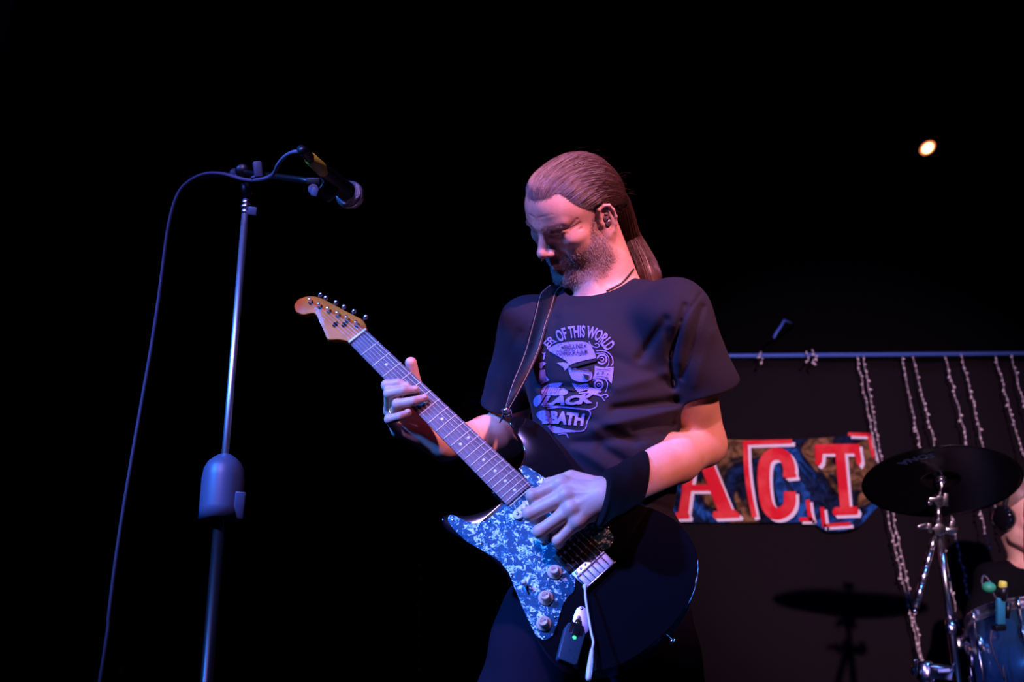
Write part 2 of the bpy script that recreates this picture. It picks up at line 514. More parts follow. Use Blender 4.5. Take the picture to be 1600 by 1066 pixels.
# ------------------------------------------------------------------ the room
def setting(name, V, F, m, smooth=False):
    W = np.asarray(V, float)
    o = put(name, fw(W), F, m, None, base=fw(W.min(0))[0], smooth=smooth, kind='structure')
    return o
def wbox(x0, x1, y0, y1, z0, z1):
    return box(((x0+x1)/2, (y0+y1)/2, (z0+z1)/2), (1, 0, 0), (0, 1, 0), (0, 0, 1), (x1-x0)/2, (y1-y0)/2, (z1-z0)/2)
setting('floor', *wbox(-4, 4, -1.6, 5.6, -0.05, 0), M['floor'])
setting('wall_back', *wbox(-4, 4, 5.5, 5.6, 0, 3.6), M['blackwall'])
setting('wall_left', *wbox(-4.1, -4, -1.6, 5.6, 0, 3.6), M['blackwall'])
setting('wall_right', *wbox(4, 4.1, -1.6, 5.6, 0, 3.6), M['blackwall'])
setting('ceiling', *wbox(-4.1, 4.1, -1.6, 5.6, 3.6, 3.65), M['blackwall'])
# ------------------------------------------------------------------ guitar frame (bridge saddles at the origin, u to the nut, w to the upper side, n out of the face)
GB = C(928, 886, 2.01); GN = C(560, 526, 2.31)
gu = nrm(GN-GB); gw = np.array([.742, .284, .606]); gw = nrm(gw-gw.dot(gu)*gu); gn = np.cross(gw, gu)
def G(a, b, c=0.0):
    """guitar millimetres -> point"""
    return GB + gu*a/1000.0 + gw*b/1000.0 + gn*c/1000.0
def GP(x, y, c=0.0):
    """where the photograph's point lies on the guitar plane raised by c mm"""
    r = C(x, y, 1.0); o = GB + gn*c/1000.0
    return r*(o.dot(gn)/r.dot(gn))
def GU(x, y, c=0.0):
    p = GP(x, y, c)-GB
    return [p.dot(gu)*1000, p.dot(gw)*1000]

# ------------------------------------------------------------------ head
HR = np.array([-0.69976586, -0.66344865, -0.26488419]); HU = np.array([0.15781745, -0.50520228, 0.84844818])
HR /= np.linalg.norm(HR); HU -= HU.dot(HR)*HR; HU /= np.linalg.norm(HU); HF = np.cross(HU, HR)
_t = math.radians(8.0)
HM = np.stack([HR, HF, HU]) @ np.array([[1, 0, 0], [0, math.cos(_t), math.sin(_t)], [0, -math.sin(_t), math.cos(_t)]])         # rows: view right, away, up ; columns: head x (his right), y (forward), z (up)
HO = C(898, 337, 2.30); HS = 0.945
def H(x, y, z, O=HO, R=HM, S=HS):
    return O + S*(R @ np.array([x, y, z]))

def head_sdf(P, O=HO, R=HM, S=HS, hairy=False):
    p = (((P-np.array(O, np.float32)) @ R.astype(np.float32))/S).astype(np.float32)
    ax = np.abs(p[:, 0]); q = np.stack([ax, p[:, 1], p[:, 2]], 1)
    d = ell(p, (0, -.012, .042), (.073, .093, .0688))
    d = smin(d, ell(p, (0, .036, .045), (.060, .056, .062)), .03)
    d = smin(d, ell(p, (0, .034, -.015), (.058, .054, .055)), .025)
    d = smin(d, ell(p, (0, .054, -.048), (.038, .040, .036)), .02)
    d = smin(d, cap(q, (.043, .018, -.068), (.016, .074, -.089), .021, .018), .03)
    d = smin(d, ell(q, (.041, .030, -.042), (.020, .032, .036)), .02)
    d = smin(d, sph(p, (0, .080, -.089), .0185), .014)
    d = smin(d, cap(q, (.008, .092, -.092), (-.008, .092, -.092), .009), .012)
    d = smin(d, ell(q, (.043, .058, -.004), (.020, .024, .018)), .018)
    d = smin(d, cap(q, (.006, .0895, .0355), (.044, .070, .0385), .0090, .0045), .014)
    d = smin(d, cap(q, (.034, .064, -.035), (.046, .030, -.045), .016, .016), .02)
    # sockets, eyes, lids
    d = smax(d, -ell(q, (.031, .104, .020), (.017, .020, .011)), .012)
    d = smin(d, sph(q, (.0315, .0715, .021), .0150), .003)
    d = smax(d, -cap(q, (.020, .090, .0165), (.044, .080, .018), .0016, .0012), .0015)
    d = smin(d, cap(q, (.019, .0880, .0205), (.043, .0775, .0215), .0032, .0018), .004)
    d = smin(d, cap(q, (.018, .0860, .0095), (.042, .0755, .0080), .0028, .002), .008)
    # nose
    d = smin(d, cap(p, (0, .085, .032), (0, .1105, -.008), .0075, .0095), .010)
    d = smin(d, sph(p, (0, .1140, -.0135), .0100), .008)
    d = smin(d, ell(q, (.0115, .1010, -.0185), (.0070, .0105, .0075)), .009)
    d = smax(d, -ell(q, (.0062, .1040, -.0275), (.0032, .0065, .0035)), .003)
    d = smax(d, -cap(q, (.0235, .094, -.013), (.0215, .096, -.024), .0018), .004)
    # folds and mouth
    d = smax(d, -cap(q, (.024, .0905, -.020), (.0355, .0765, -.050), .0030, .0022), .007)
    d = smin(d, cap(q, (0, .0975, -.0475), (.021, .0865, -.0515), .0058, .0030), .006)
    d = smin(d, cap(q, (0, .0960, -.0600), (.018, .0860, -.0580), .0066, .0036), .005)
    d = smax(d, -cap(q, (0, .1050, -.0535), (.027, .0870, -.0535), .0018, .0016), .002)
    d = smax(d, -cap(q, (-.012, .1010, -.0715), (.012, .1010, -.0715), .0045), .010)
    d = smax(d, -cap(q, (.0012, .1065, -.034), (.0012, .1040, -.043), .0018), .003)
    # creases: forehead, between the brows, outer eye corners, cheek
    for a, b, r in (((.004, .0955, .060), (.034, .080, .062), .0005),
                    ((.006, .0985, .045), (.005, .0965, .032), .0016),
                    ((.049, .070, .024), (.062, .052, .034), .0014), ((.050, .069, .020), (.064, .049, .022), .0014),
                    ((.049, .069, .014), (.062, .050, .010), .0014), ((.046, .071, .009), (.058, .054, .000), .0014),
                    ((.040, .078, .003), (.054, .060, -.006), .0013)):
        a = np.array(a); b = np.array(b)
        c_ = cap(q, a, b, r)
        d = d + np.float32(.0011)*np.exp(-(c_/np.float32(.0018))**2)*(c_ < .008)
    # ears
    e = np.stack([ax-.0735, p[:, 1]+.010, p[:, 2]+.009], 1)
    ang = .42; e2 = np.stack([e[:, 0]*math.cos(ang)-e[:, 1]*math.sin(ang)*-1*0 + e[:, 1]*0 + e[:, 0]*0, e[:, 1], e[:, 2]], 1)
    e = np.stack([e[:, 0]*.9+e[:, 1]*.42, e[:, 1]*.9-e[:, 0]*.42, e[:, 2]], 1)
    ear = ell(e, (0, 0, .004), (.0075, .0185, .0300))
    ear = smin(ear, ell(e, (0, .008, -.024), (.0065, .0095, .0105)), .006)
    ear = smax(ear, -ell(e, (.0095, .003, .000), (.0085, .0100, .0150)), .003)
    ear = smax(ear, -ell(e, (.0090, -.001, .017), (.0055, .0110, .0095)), .004)
    hp = [(.002, .012, .016), (.005, .009, .030), (.006, -.003, .034), (.006, -.013, .029), (.006, -.0175, .016), (.006, -.0175, .000), (.005, -.012, -.014), (.004, -.002, -.024), (.003, .006, -.029)]
    for i in range(len(hp)-1):
        ear = smin(ear, cap(e, hp[i], hp[i+1], .0031), .003)
    ear = smin(ear, cap(e, (.004, -.009, .020), (.004, -.008, -.008), .0024), .004)
    ear = smin(ear, ell(e, (.003, .0125, -.001), (.0045, .0045, .0065)), .003)
    d = smin(d, ear, .006)
    return (d*S).astype(np.float32)

# ------------------------------------------------------------------ joints of the guitarist
SL = C(1055, 494, 2.19); EL = C(1100, 694, 2.27); WL = GP(942, 778, 58)
SRt = C(828, 510, 2.36); ER = C(789, 684, 2.45); WR = C(694, 694, 2.285)
NB = C(958, 452, 2.33)
PEL = C(925, 985, 2.20)
NBS = C(962, 482, 2.36)

def left_hand(P):
    wr = WL
    mcp = [GP(877, 757, 62), GP(885, 775, 68), GP(893, 796, 64), GP(903, 815, 54)]
    pip = [GP(833, 775, 56), GP(828, 803, 52), GP(843, 831, 44), GP(872, 845, 34)]
    dip = [GP(836, 792, 32), GP(836, 811, 28), GP(850, 838, 22), GP(872, 850, 16)]
    tip = [GP(842, 796, 14), GP(846, 808, 12), GP(857, 834, 8), GP(872, 842, 6)]
    rr = [.0112, .0115, .0108, .0095]
    d = None
    for m_ in mcp:
        c_ = cap(P, wr, m_, .0235, .0120)
        d = c_ if d is None else smin(d, c_, .012)
    d = smin(d, cap(P, mcp[0], mcp[3], .0115, .010), .010)
    d = smin(d, cap(P, GP(925, 790, 50), GP(905, 790, 46), .024, .022), .012)
    for m_ in range(4):
        f_ = smin(cap(P, mcp[m_], pip[m_], rr[m_]+.0015, rr[m_]), smin(cap(P, pip[m_], dip[m_], rr[m_]*.98, rr[m_]*.88), cap(P, dip[m_], tip[m_], rr[m_]*.88, rr[m_]*.72), .002), .0015)
        f_ = smin(f_, sph(P, pip[m_]+gn*.001, rr[m_]*1.08), .004)
        d = smin(d, f_, .0075)
        d = smin(d, sph(P, mcp[m_]+gn*.004, .0095), .010)
        # tendon
        d = smin(d, cap(P, mcp[m_]+gn*.0085, wr+(mcp[m_]-wr)*.35+gn*.0180, .0032, .0022), .005)
    th = [GP(930, 762, 42), GP(893, 748, 48), GP(858, 757, 42), GP(842, 776, 20)]
    t_ = smin(cap(P, th[0], th[1], .019, .0145), smin(cap(P, th[1], th[2], .0135, .0115), cap(P, th[2], th[3], .0112, .0085), .003), .003)
    d = smin(d, t_, .010)
    return d

RF = []   # joints of the fretting fingers, kept for the ring and nails
def right_hand(P):
    wr = WR
    mcp = [C(612, 624, 2.285), C(609, 642, 2.275), C(614, 658, 2.262), C(622, 673, 2.25)]
    pip = [GP(605, 604, 0)+gn*.004, GP(609, 617, 0)+gn*.006, GP(622, 634, 0)+gn*.006, GP(609, 657, 0)+gn*.004]
    dip = [GP(622, 599, 9), GP(631, 610, 17), GP(646, 627, 16), GP(624, 651, 14)]
    tip = [GP(636, 604, 7), GP(649, 609, 8), GP(664, 622, 8), GP(638, 645, 6)]
    rr = [.0098, .0098, .0094, .0086]
    RF[:] = [mcp, pip, dip, tip, rr]
    d = None
    for m_ in mcp:
        c_ = cap(P, wr, m_, .025, .0115)
        d = c_ if d is None else smin(d, c_, .016)
    d = smin(d, cap(P, mcp[0], mcp[3], .012, .0105), .010)
    for m_ in range(4):
        f_ = smin(cap(P, mcp[m_], pip[m_], rr[m_]+.001, rr[m_]), smin(cap(P, pip[m_], dip[m_], rr[m_], rr[m_]*.90), cap(P, dip[m_], tip[m_], rr[m_]*.90, rr[m_]*.75), .002), .0015)
        f_ = smin(f_, sph(P, pip[m_], rr[m_]*1.06), .003)
        d = smin(d, f_, .005)
    th = [C(690, 672, 2.33), C(660, 628, 2.335), C(647, 594, 2.325), C(642, 567, 2.312)]
    t_ = smin(cap(P, th[0], th[1], .020, .0135), smin(cap(P, th[1], th[2], .0130, .0122), cap(P, th[2], th[3], .0128, .0112), .002), .003)
    d = smin(d, t_, .008)
    return d

CHF = nrm([-.36, -.90, -.12]) ; CHR = nrm(np.cross(CHF, [0, 0, 1.0])*-1) ; CHU = np.cross(CHR, CHF)
CHM = np.stack([CHR, -CHF, CHU], 1)     # columns: chest right, back, up in the view frame
if CHM[2, 2] < 0: CHM[:, 2] *= -1
def ellr(P, c, r):
    return ell((P-np.array(c, np.float32)) @ CHM.astype(np.float32), (0, 0, 0), r)

def torso(P, g=0.0):
    d = ellr(P, C(948, 575, 2.29), (.150+g, .112+g, .145+g))
    d = smin(d, cap(P, SL, NBS, .051+g, .042+g), .05)
    d = smin(d, cap(P, SRt, NBS, .044+g, .042+g), .05)
    d = smin(d, ellr(P, C(948, 700, 2.26), (.126+g, .108+g, .170+g)), .06)
    d = smin(d, ellr(P, C(945, 880, 2.25), (.145+g, .112+g, .150+g)), .06)
    return d

def arm_l(P, g=0.0):
    d = smin(cap(P, SL, SL+(EL-SL)*.5, .053+g, .047+g), cap(P, SL+(EL-SL)*.5, EL, .046+g, .040+g), .01)
    fm = EL+(WL-EL)*.30
    d = smin(d, smin(cap(P, EL, fm, .037, .0435), cap(P, fm, WL, .0435, .0265), .012), .020)
    d = smin(d, cap(P, EL+(SL-EL)*.35+np.array([-.010, -.020, 0]), EL+(SL-EL)*.75+np.array([-.008, -.012, 0]), .030, .034), .03)
    return d
def arm_r(P):
    d = smin(cap(P, SRt, SRt+(ER-SRt)*.5, .052, .043), cap(P, SRt+(ER-SRt)*.5, ER, .042, .037), .01)
    fm = ER+(WR-ER)*.30
    d = smin(d, smin(cap(P, ER, fm, .040, .046), cap(P, fm, WR, .046, .0270), .012), .020)
    return d

def group(P, d, c, R, fn, k):
    m_ = np.linalg.norm(P-np.array(c, np.float32), axis=1) < R+.07
    if m_.any():
        d[m_] = smin(d[m_], fn(P[m_]).astype(np.float32), k)
    return d

def neck_sdf(P):
    d = cap(P, H(0, -.028, -.02), NB+np.array([0, .01, -.02]), .052, .062)
    d = smin(d, cap(P, H(-.045, -.02, -.045), C(925, 464, 2.27), .009, .009), .025)      # neck muscle
    d = smin(d, cap(P, H(0, .030, -.075), C(925, 472, 2.28), .020, .016), .025)            # throat
    return d

def body_sdf(P):
    P = P.astype(np.float32)
    d = np.full(len(P), .12, np.float32)
    d = group(P, d, HO, .17, head_sdf, .012)
    d = group(P, d, C(945, 400, 2.3), .16, neck_sdf, .03)
    d = group(P, d, C(948, 700, 2.25), .52, lambda q_: torso(q_, -.007), .03)
    d = group(P, d, (SL+WL)/2+np.array([.02, .03, 0]), .30, arm_l, .02)
    d = group(P, d, (SRt+WR)/2+np.array([0, .03, 0]), .32, arm_r, .02)
    d = group(P, d, GP(885, 790, 45), .12, left_hand, .014)
    d = group(P, d, C(645, 640, 2.28), .12, right_hand, .014)
    return d

# trousers: hips and two legs down to the floor
def dn(p, dx, dy, z):
    w_ = tw(p)[0]; return fw([[w_[0]+dx, w_[1]+dy, z]])[0]
hipL = C(1000, 975, 2.24); hipR = C(860, 975, 2.22)
kneeL = dn(hipL, .10, -.03, .52); kneeR = dn(hipR, -.16, -.10, .52)
ankL = dn(kneeL, .06, .06, .09); ankR = dn(kneeR, -.07, .08, .09)

person = None
V, F = surface(body_sdf, C(560, 1040, 1.94)*np.array([1, 1, 1]) + np.array([0, 0, -.02]), np.array([.46, 2.56, .42]), .0017)
base = dn((ankL+ankR)/2, 0, 0, 0.0)
print('body', len(V), len(F))
person = put('person', V, F[:, ::-1] if False else F, M['skin'], None, base=base,
             label='long-haired man in a black T-shirt looking down while playing an electric guitar', cat='person')
# stubble mask (colour of the bearded skin)
q = ((V-HO) @ HM)/HS
def beardmask(q):
    ax = np.abs(q[:, 0]); y = q[:, 1]; z = q[:, 2]
    line = -.028 + np.clip((.045-y)/.04, 0, 1)*.055      # upper edge rises towards the ear
    m_ = 1/(1+np.exp(-(line-z)/.004))
    m_ *= 1/(1+np.exp(-(y-.012)/.004))
    m_ *= 1/(1+np.exp(-(z+.118)/.006))
    m_ *= (q[:, 1] > -.01)
    m_ *= 1/(1+np.exp(-(z+.094+.25*(y-.04))/.004))
    # cheek front stays bare
    ck = np.exp(-(((ax-.030)/.012)**2+((z+.030)/.012)**2+((y-.085)/.03)**2))
    ml = np.exp(-((z+.054)/.007)**2-((ax)/.024)**6)*(y > .085)
    return np.clip(m_*(1-.8*ck)*(1-ml), 0, 1)
bm = beardmask(q)*(np.linalg.norm(q, axis=1) < .17)
at = person.data.attributes.new('stubble', 'FLOAT', 'POINT'); at.data.foreach_set('value', (bm*.80).astype(np.float32))
BODYBVH = bvh_of(V, F)
bodyV = V

# ------------------------------------------------------------------ T-shirt
def segd(P, x1, y1, x2, y2):
    """distance in photo-scale pixels to a segment, for folds on the front of the cloth"""
    px = P[:, 0]/P[:, 1]*FPX+800; py = 533-P[:, 2]/P[:, 1]*FPX
    vx, vy = x2-x1, y2-y1; t = np.clip(((px-x1)*vx+(py-y1)*vy)/(vx*vx+vy*vy), 0, 1)
    return np.hypot(px-x1-t*vx, py-y1-t*vy)
FOLDS = [(1096, 458, 1064, 502, 2.6, .0030), (1064, 502, 1049, 560, 2.6, .0030), (1049, 560, 1052, 608, 2.6, .003), (845, 603, 950, 610, 7, .0060), (950, 610, 1040, 585, 9, -.004), (960, 640, 1055, 628, 8, .009), (930, 668, 1055, 640, 9, -.008),
         (990, 672, 1050, 662, 6, .008), (900, 694, 1050, 676, 9, .007), (960, 560, 1050, 600, 9, .003), (1048, 555, 1070, 478, 5, .005), (1060, 565, 1085, 470, 8, -.003),
         (1066, 590, 1098, 480, 5, .0045), (1085, 600, 1112, 520, 8, -.002), (1052, 600, 1046, 520, 9, .004), (820, 560, 845, 480, 6, .004),
         (770, 600, 812, 520, 6, .004), (890, 480, 960, 470, 7, .002), (870, 500, 850, 600, 7, .004), (940, 700, 1010, 745, 9, .008),
         (900, 700, 960, 740, 8, -.004), (880, 640, 990, 690, 9, .006), (1000, 560, 1040, 500, 8, .006), (985, 780, 1060, 800, 7, .005), (1000, 800, 1062, 822, 6, -.004)]
SLH = C(1101, 608, 2.224); SRH = C(795, 628, 2.425)
def shirt_sdf(P):
    P = P.astype(np.float32)
    d = torso(P, .010)
    ax_l = nrm(SLH-SL); ax_r = nrm(SRH-SRt)
    sl_ = cap(P, SL+np.array([-.01, 0, 0]), SLH+ax_l*.05, .059, .061)
    sl_ = smin(sl_, cap(P, SL, SLH+ax_l*.05+np.array([.018, .01, -.0]), .058, .050), .02)
    sl_ = smax(sl_, ((P-SLH.astype(np.float32)) @ nrm(ax_l+np.array([-.10, 0, 0])).astype(np.float32)), .004)
    d = smin(d, sl_, .030)
    sr_ = cap(P, SRt, SRH+ax_r*.05, .054, .056)
    sr_ = smax(sr_, ((P-SRH.astype(np.float32)) @ nrm(ax_r+np.array([.28, 0, 0.0])).astype(np.float32)), .004)
    d = smin(d, sr_, .030)
    # seam at the shoulder, folds
    fr = 1/(1+np.exp((P[:, 1]-2.30)/.02))
    for x1, y1, x2, y2, w_, A in FOLDS:
        d = d + (A*1.0*np.exp(-(segd(P, x1, y1, x2, y2)/w_)**2)*fr).astype(np.float32)
    d = d + (.0016*np.sin(P[:, 0]*48+P[:, 2]*25)*np.sin(P[:, 2]*60-P[:, 0]*18+1.0)).astype(np.float32)
    # openings: sleeves, collar, hem
    d = smax(d, -cap(P, SLH-ax_l*.02, SLH+ax_l*.12, .050, .056), .003)
    d = smax(d, -cap(P, SRH-ax_r*.05, SRH+ax_r*.12, .046, .050), .003)
    cn = nrm(H(0, -.02, 0)-NB)
    col = cap(P, C(934, 434, 2.30), C(905, 350, 2.20), .066, .090)
    d = smax(d, -col, .004)
    d = smin(d, np.maximum(np.abs(col)-.0035, np.abs(((P-np.array(NB+np.array([-.02, -.02, .0]), np.float32)) @ np.array(nrm([-.15, -.15, 1]), np.float32)))-.0) + .5, .002)
    d = smax(d, -(P[:, 2]+.372-(P[:, 0]-.05)*.10), .006)
    return d.astype(np.float32)
V, F = surface(shirt_sdf, np.array([-.14, 2.0, -.42]), np.array([.46, 2.56, .16]), .0027)
print('shirt', len(V))
shirt = put('t_shirt', V, F, M['shirt'], person)
SHBVH = bvh_of(V, F)

def on_shirt(x, y, off=.0012):
    r = nrm(C(x, y, 1.0))
    h = SHBVH.ray_cast(Vector((0, 0, 0)), Vector(r))
    if h[0] is None: return None
    n_ = np.array(h[1]);
    if n_.dot(r) > 0: n_ = -n_
    return np.array(h[0]) + n_*off*.5 - r*off

# ------------------------------------------------------------------ trousers, shoes
def trousers_sdf(P):
    d = ellr(P, C(938, 945, 2.255), (.152, .118, .170))
    d = smin(d, ellr(P, C(942, 885, 2.252), (.146, .114, .175)), .03)
    d = smin(d, smin(cap(P, hipL, kneeL, .098, .066), cap(P, kneeL, ankL, .062, .056), .02), .03)
    d = smin(d, smin(cap(P, hipR, kneeR, .098, .066), cap(P, kneeR, ankR, .062, .056), .02), .03)
    d = d + (.003*np.sin(P[:, 2]*55+P[:, 0]*30)*np.sin(P[:, 0]*40)).astype(np.float32)
    return d.astype(np.float32)
lo_ = np.minimum.reduce([hipL, hipR, kneeL, kneeR, ankL, ankR])-.16; hi_ = np.maximum.reduce([hipL, hipR, kneeL, kneeR, ankL, ankR])+.16
hi_ = hi_+np.array([0, 0, .16])
V, F = surface(trousers_sdf, lo_, hi_, .006)
put('trousers', V, F, M['trousers'], person)
for an in (ankL, ankR):
    w_ = tw(an)[0]
    def shoe(P, w_=w_):
        W = tw(P).astype(np.float32)
        d = cap(W, (w_[0], w_[1]+.03, .045), (w_[0]-.02, w_[1]-.17, .032), .045, .036)
        d = smin(d, cap(W, (w_[0], w_[1], .05), (w_[0], w_[1], .12), .044, .046), .03)
        return smax(d, (.004-W[:, 2]), .004).astype(np.float32)
    V, F = surface(shoe, fw([[w_[0], w_[1]-.06, .08]])[0]-.22, fw([[w_[0], w_[1]-.06, .08]])[0]+.22, .006)
    put('shoe', V, F, M['leather'], person)

# ------------------------------------------------------------------ wristband, jewellery, eyes
def wband(P):
    c0 = WL+(EL-WL)*.42; c1 = WL+(EL-WL)*(-.10)
    a = nrm(c0-c1); n_ = nrm(np.array([.96, .12, -.24])).astype(np.float32)
    pR = C(1012, 745, 2.07).astype(np.float32); pL = C(946, 775, 1.98).astype(np.float32)
    d = smin(cap(P, c0+a*.06, c1, .0410, .0370), cap(P, c1, WL+gn*(-.004)+np.array([-.006, 0, .002]), .0365, .0345), .01)
    d = smax(d, np.maximum((P-pR) @ n_, -((P-pL) @ n_)), .006)
    d = smax(d, np.abs(d+.5)*0+(-cap(P, c0+a*.10, pR+a*.0, .0375, .034)), .002) if False else d
    return (d + .0008*np.sin(((P-c0.astype(np.float32)) @ n_)*160)).astype(np.float32)
V, F = surface(wband, (WL+EL)/2-.20, (WL+EL)/2+.16, .0025)
put('wristband', V, F, M['band'], person, label='wide black sweatband')

for s_ in (-1, 1):
    e_ = put('eyeball', *ball(H(s_*.0315, .0715, .0210), .0131, 12), M['eye'], person)
    put('iris', *ball(H(s_*.0315, .0715, .0210)+HS*(HM @ nrm([.12, .90, -.30]))*.0095, .0052, 8), M['iris'], e_)

# necklace cord
pts = []
for x, y in ((990, 421), (983, 430), (972, 442), (960, 449), (948, 455)):
    r = nrm(C(x, y, 1)); h = BODYBVH.ray_cast(Vector((0, 0, 0)), Vector(r))
    if h[0] is not None and h[0][1] < 2.5: pts.append(np.array(h[0])-r*.0015)
if len(pts) > 2:
    put('necklace', *tube(curve(pts, 30), .0019, 8), M['necklace'], person, label='thin black neck cord')
# in-ear monitor
ep = H(-.0800, -.006, .0)
V, F = join(ball(H(-.0765, -.007, -.012), (.0078, .006, .0085), 8), ball(H(-.0765, -.006, -.002), (.0065, .004, .0060), 7), ball(H(-.0770, -.010, .004), (.0045, .004, .0045), 7))
put('earpiece', V, F, M['earpiece'], person, label='clear in-ear monitor')
# ring on the fretting hand and a plectrum
mcp, pip, dip, tip, rr = RF
c0 = mcp[2]+(pip[2]-mcp[2])*.60; dv = nrm(pip[2]-mcp[2])
a, b, _ = frame(dv)
V, F = tube([c0+(rr[2]+.0022)*(math.cos(t)*a+math.sin(t)*b) for t in np.linspace(0, 2*math.pi, 25)], .0016, 8, cap=False)
put('ring', V, F, M['gold'], person, label='gold finger ring')
for k in range(4):
    nd = nrm(tip[k]-dip[k]); up_ = nrm(gn-gn.dot(nd)*nd); sd = np.cross(nd, up_)
    V, F = ball(tip[k]-nd*.002+up_*(rr[k]*.62), (.0052, .0062, .0022), 7, ax=np.stack([sd, nd, up_]))
    put('fingernail', V, F, M['skin'], person)
nd = nrm(C(641, 558, 2.31)-C(645, 590, 2.32))

# ------------------------------------------------------------------ hair
def skull(P):
    p = ((P-HO.astype(np.float32)) @ HM.astype(np.float32))/np.float32(HS)
    d = ell(p, (0, -.012, .042), (.0732, .0935, .0690))
    d = smin(d, ell(p, (0, .036, .045), (.0600, .0560, .0620)), .03)
    return d, p
def hair_sdf(P):
    d, p = skull(P.astype(np.float32))
    ax = np.abs(p[:, 0])
    hl = p[:, 2]-1.00*p[:, 1]-.020 + .005*np.exp(-(ax/.016)**2) - .019*np.exp(-((ax-.044)/.014)**2) + .30*np.maximum(ax-.055, 0)
    hl = np.where(p[:, 1] < -.02, p[:, 2]+.055+.35*(p[:, 1]+.02), hl)
    k = np.clip(hl/.035, 0, 1)
    th = np.arctan2(p[:, 0], p[:, 2]-.02)
    d = d - (.0010+.0050*k*k*(3-2*k)) + k*(.0011*np.sin(th*38+p[:, 1]*25)+.0007*np.sin(th*83+3))
    d = smax(d, -hl, .003)
    # gathered towards the band at the nape
    d = smin(d, ell(p, (-.014, -.066, .004), (.056, .048, .050)), .03)
    d = smin(d, cap(p, (-.012, -.085, .0), (-.022, -.108, -.038), .026, .019), .02)
    return (d*HS).astype(np.float32)
V, F = surface(hair_sdf, HO-.17, HO+.17, .0025)
hair = put('hair', V, F, M['hair'], person, label='grey-brown hair combed back into a ponytail')
HB = bvh_of(V, F)

tie = H(-.022, -.110, -.040)
tp = [tie, C(982, 366, 2.43), C(992, 388, 2.43), C(1004, 412, 2.42), C(1012, 434, 2.41), C(1018, 456, 2.41)]
tpc = curve(tp, 30)
tr = np.interp(np.linspace(0, 1, 30), [0, .1, .45, .8, 1], [.017, .020, .023, .025, .020])
Vt, Ft = tube(tpc, tr, 24)
Vt = Vt*1.0
put('ponytail', Vt, Ft, M['tail'], person)
put('hair_tie', *tube([tie+(.0150)*(math.cos(t)*HR_+math.sin(t)*HU_) for t in np.linspace(0, 2*math.pi, 20) for HR_, HU_ in [frame(tpc[2]-tpc[0])[:2]]], .0035, 8, cap=False), M['necklace'], person)

def strands(paths, r, n=3):
    """many tapered hairs in one mesh; paths (k, m, 3)"""
    P = np.asarray(paths); k, m_, _ = P.shape
    t = np.gradient(P, axis=1); t /= np.linalg.norm(t, axis=2, keepdims=True)+1e-9
    up_ = np.array([.3, -.8, .5]); a = np.cross(t, up_); a /= np.linalg.norm(a, axis=2, keepdims=True)+1e-9; b = np.cross(t, a)
    rad = r*np.interp(np.linspace(0, 1, m_), [0, .2, .8, 1], [.7, 1, .8, .15])[None, :, None]
    rings = [P + rad*(math.cos(2*math.pi*j/n)*a+math.sin(2*math.pi*j/n)*b) for j in range(n)]
    V = np.stack(rings, 2).reshape(-1, 3)
    i = np.arange(k)[:, None, None]*m_*n+np.arange(m_-1)[None, :, None]*n
    j = np.arange(n)[None, None, :]; j2 = (j+1) % n
    F = np.stack([i+j, i+j2, i+n+j2, i+n+j], -1).reshape(-1, 4)
    return V, F

# combed strands over the scalp: from the hairline to the tie
def strandset(count, seed, lift, f1=1.0):
    rg = np.random.default_rng(seed); out = []
    tl = (HM.T @ (tie-HO))/HS
    for _ in range(count):
        side = rg.uniform(-1.0, 1.0)
        ang = side*1.75
        # start on the hairline
        sx = math.sin(ang)*.07; sy = .076-.080*abs(side)**1.6
        sz = sy+.020-.005*math.exp(-(sx/.016)**2)+.019*math.exp(-((abs(sx)-.044)/.014)**2)-.30*max(abs(sx)-.055, 0)-abs(rg.normal(0, .0022))*(1.6 if f1 < 1 else .6)
        st = np.array([sx, sy, sz])
        if f1 < 1 and rg.random() < abs(side)*.9+.12*(side < 0): continue
        f0 = rg.uniform(0, .7) if rg.random() > .35 else 0
        pts = []
        wob = rg.normal(0, 1, 3)*.004
        for t in np.linspace(f0*f1, 1 if f1 == 1 else f0*f1+.35, 14):
            p = st*(1-t)+tl*t
            # push out on the skull
            c_ = np.array([0, -.012, .045]); dirv = (p-c_)
            mid = np.array([st[0]*1.4, -.03, .09*math.cos(ang)+.03])
            dirv = (st-c_)*(1-t)**2+2*t*(1-t)*(mid-c_)*1.3+(tl-c_)*t*t
            dn_ = dirv/np.linalg.norm(dirv)
            w_ = HM @ dn_; o_ = HO+HS*(HM @ c_)
            h = HB.ray_cast(Vector(o_+w_*.2), Vector(-w_))
            h2 = BODYBVH.ray_cast(Vector(o_+w_*.2), Vector(-w_))
            if dn_[1] > .25 and h2[0] is not None and (h[0] is None or h2[3] < h[3]): h = h2
            if h[0] is None: continue
            pts.append(np.array(h[0])+w_*(lift*rg.uniform(.3, 1.0)*.5)+wob*math.sin(math.pi*t)*.3)
        if len(pts) < 14: continue
        out.append(np.array(pts))
    return out
S_ = strandset(3600, 3, .0016)
put('hair_strands', *strands(S_, .00024), M['strand'], hair, kind='stuff')
S_ = strandset(4200, 5, .0022, .5)  # short front strands: grey hair, with the front highlight painted into their colour
put('hair_strands', *strands(S_, .00022), M['greyhighlight'], hair, kind='stuff')
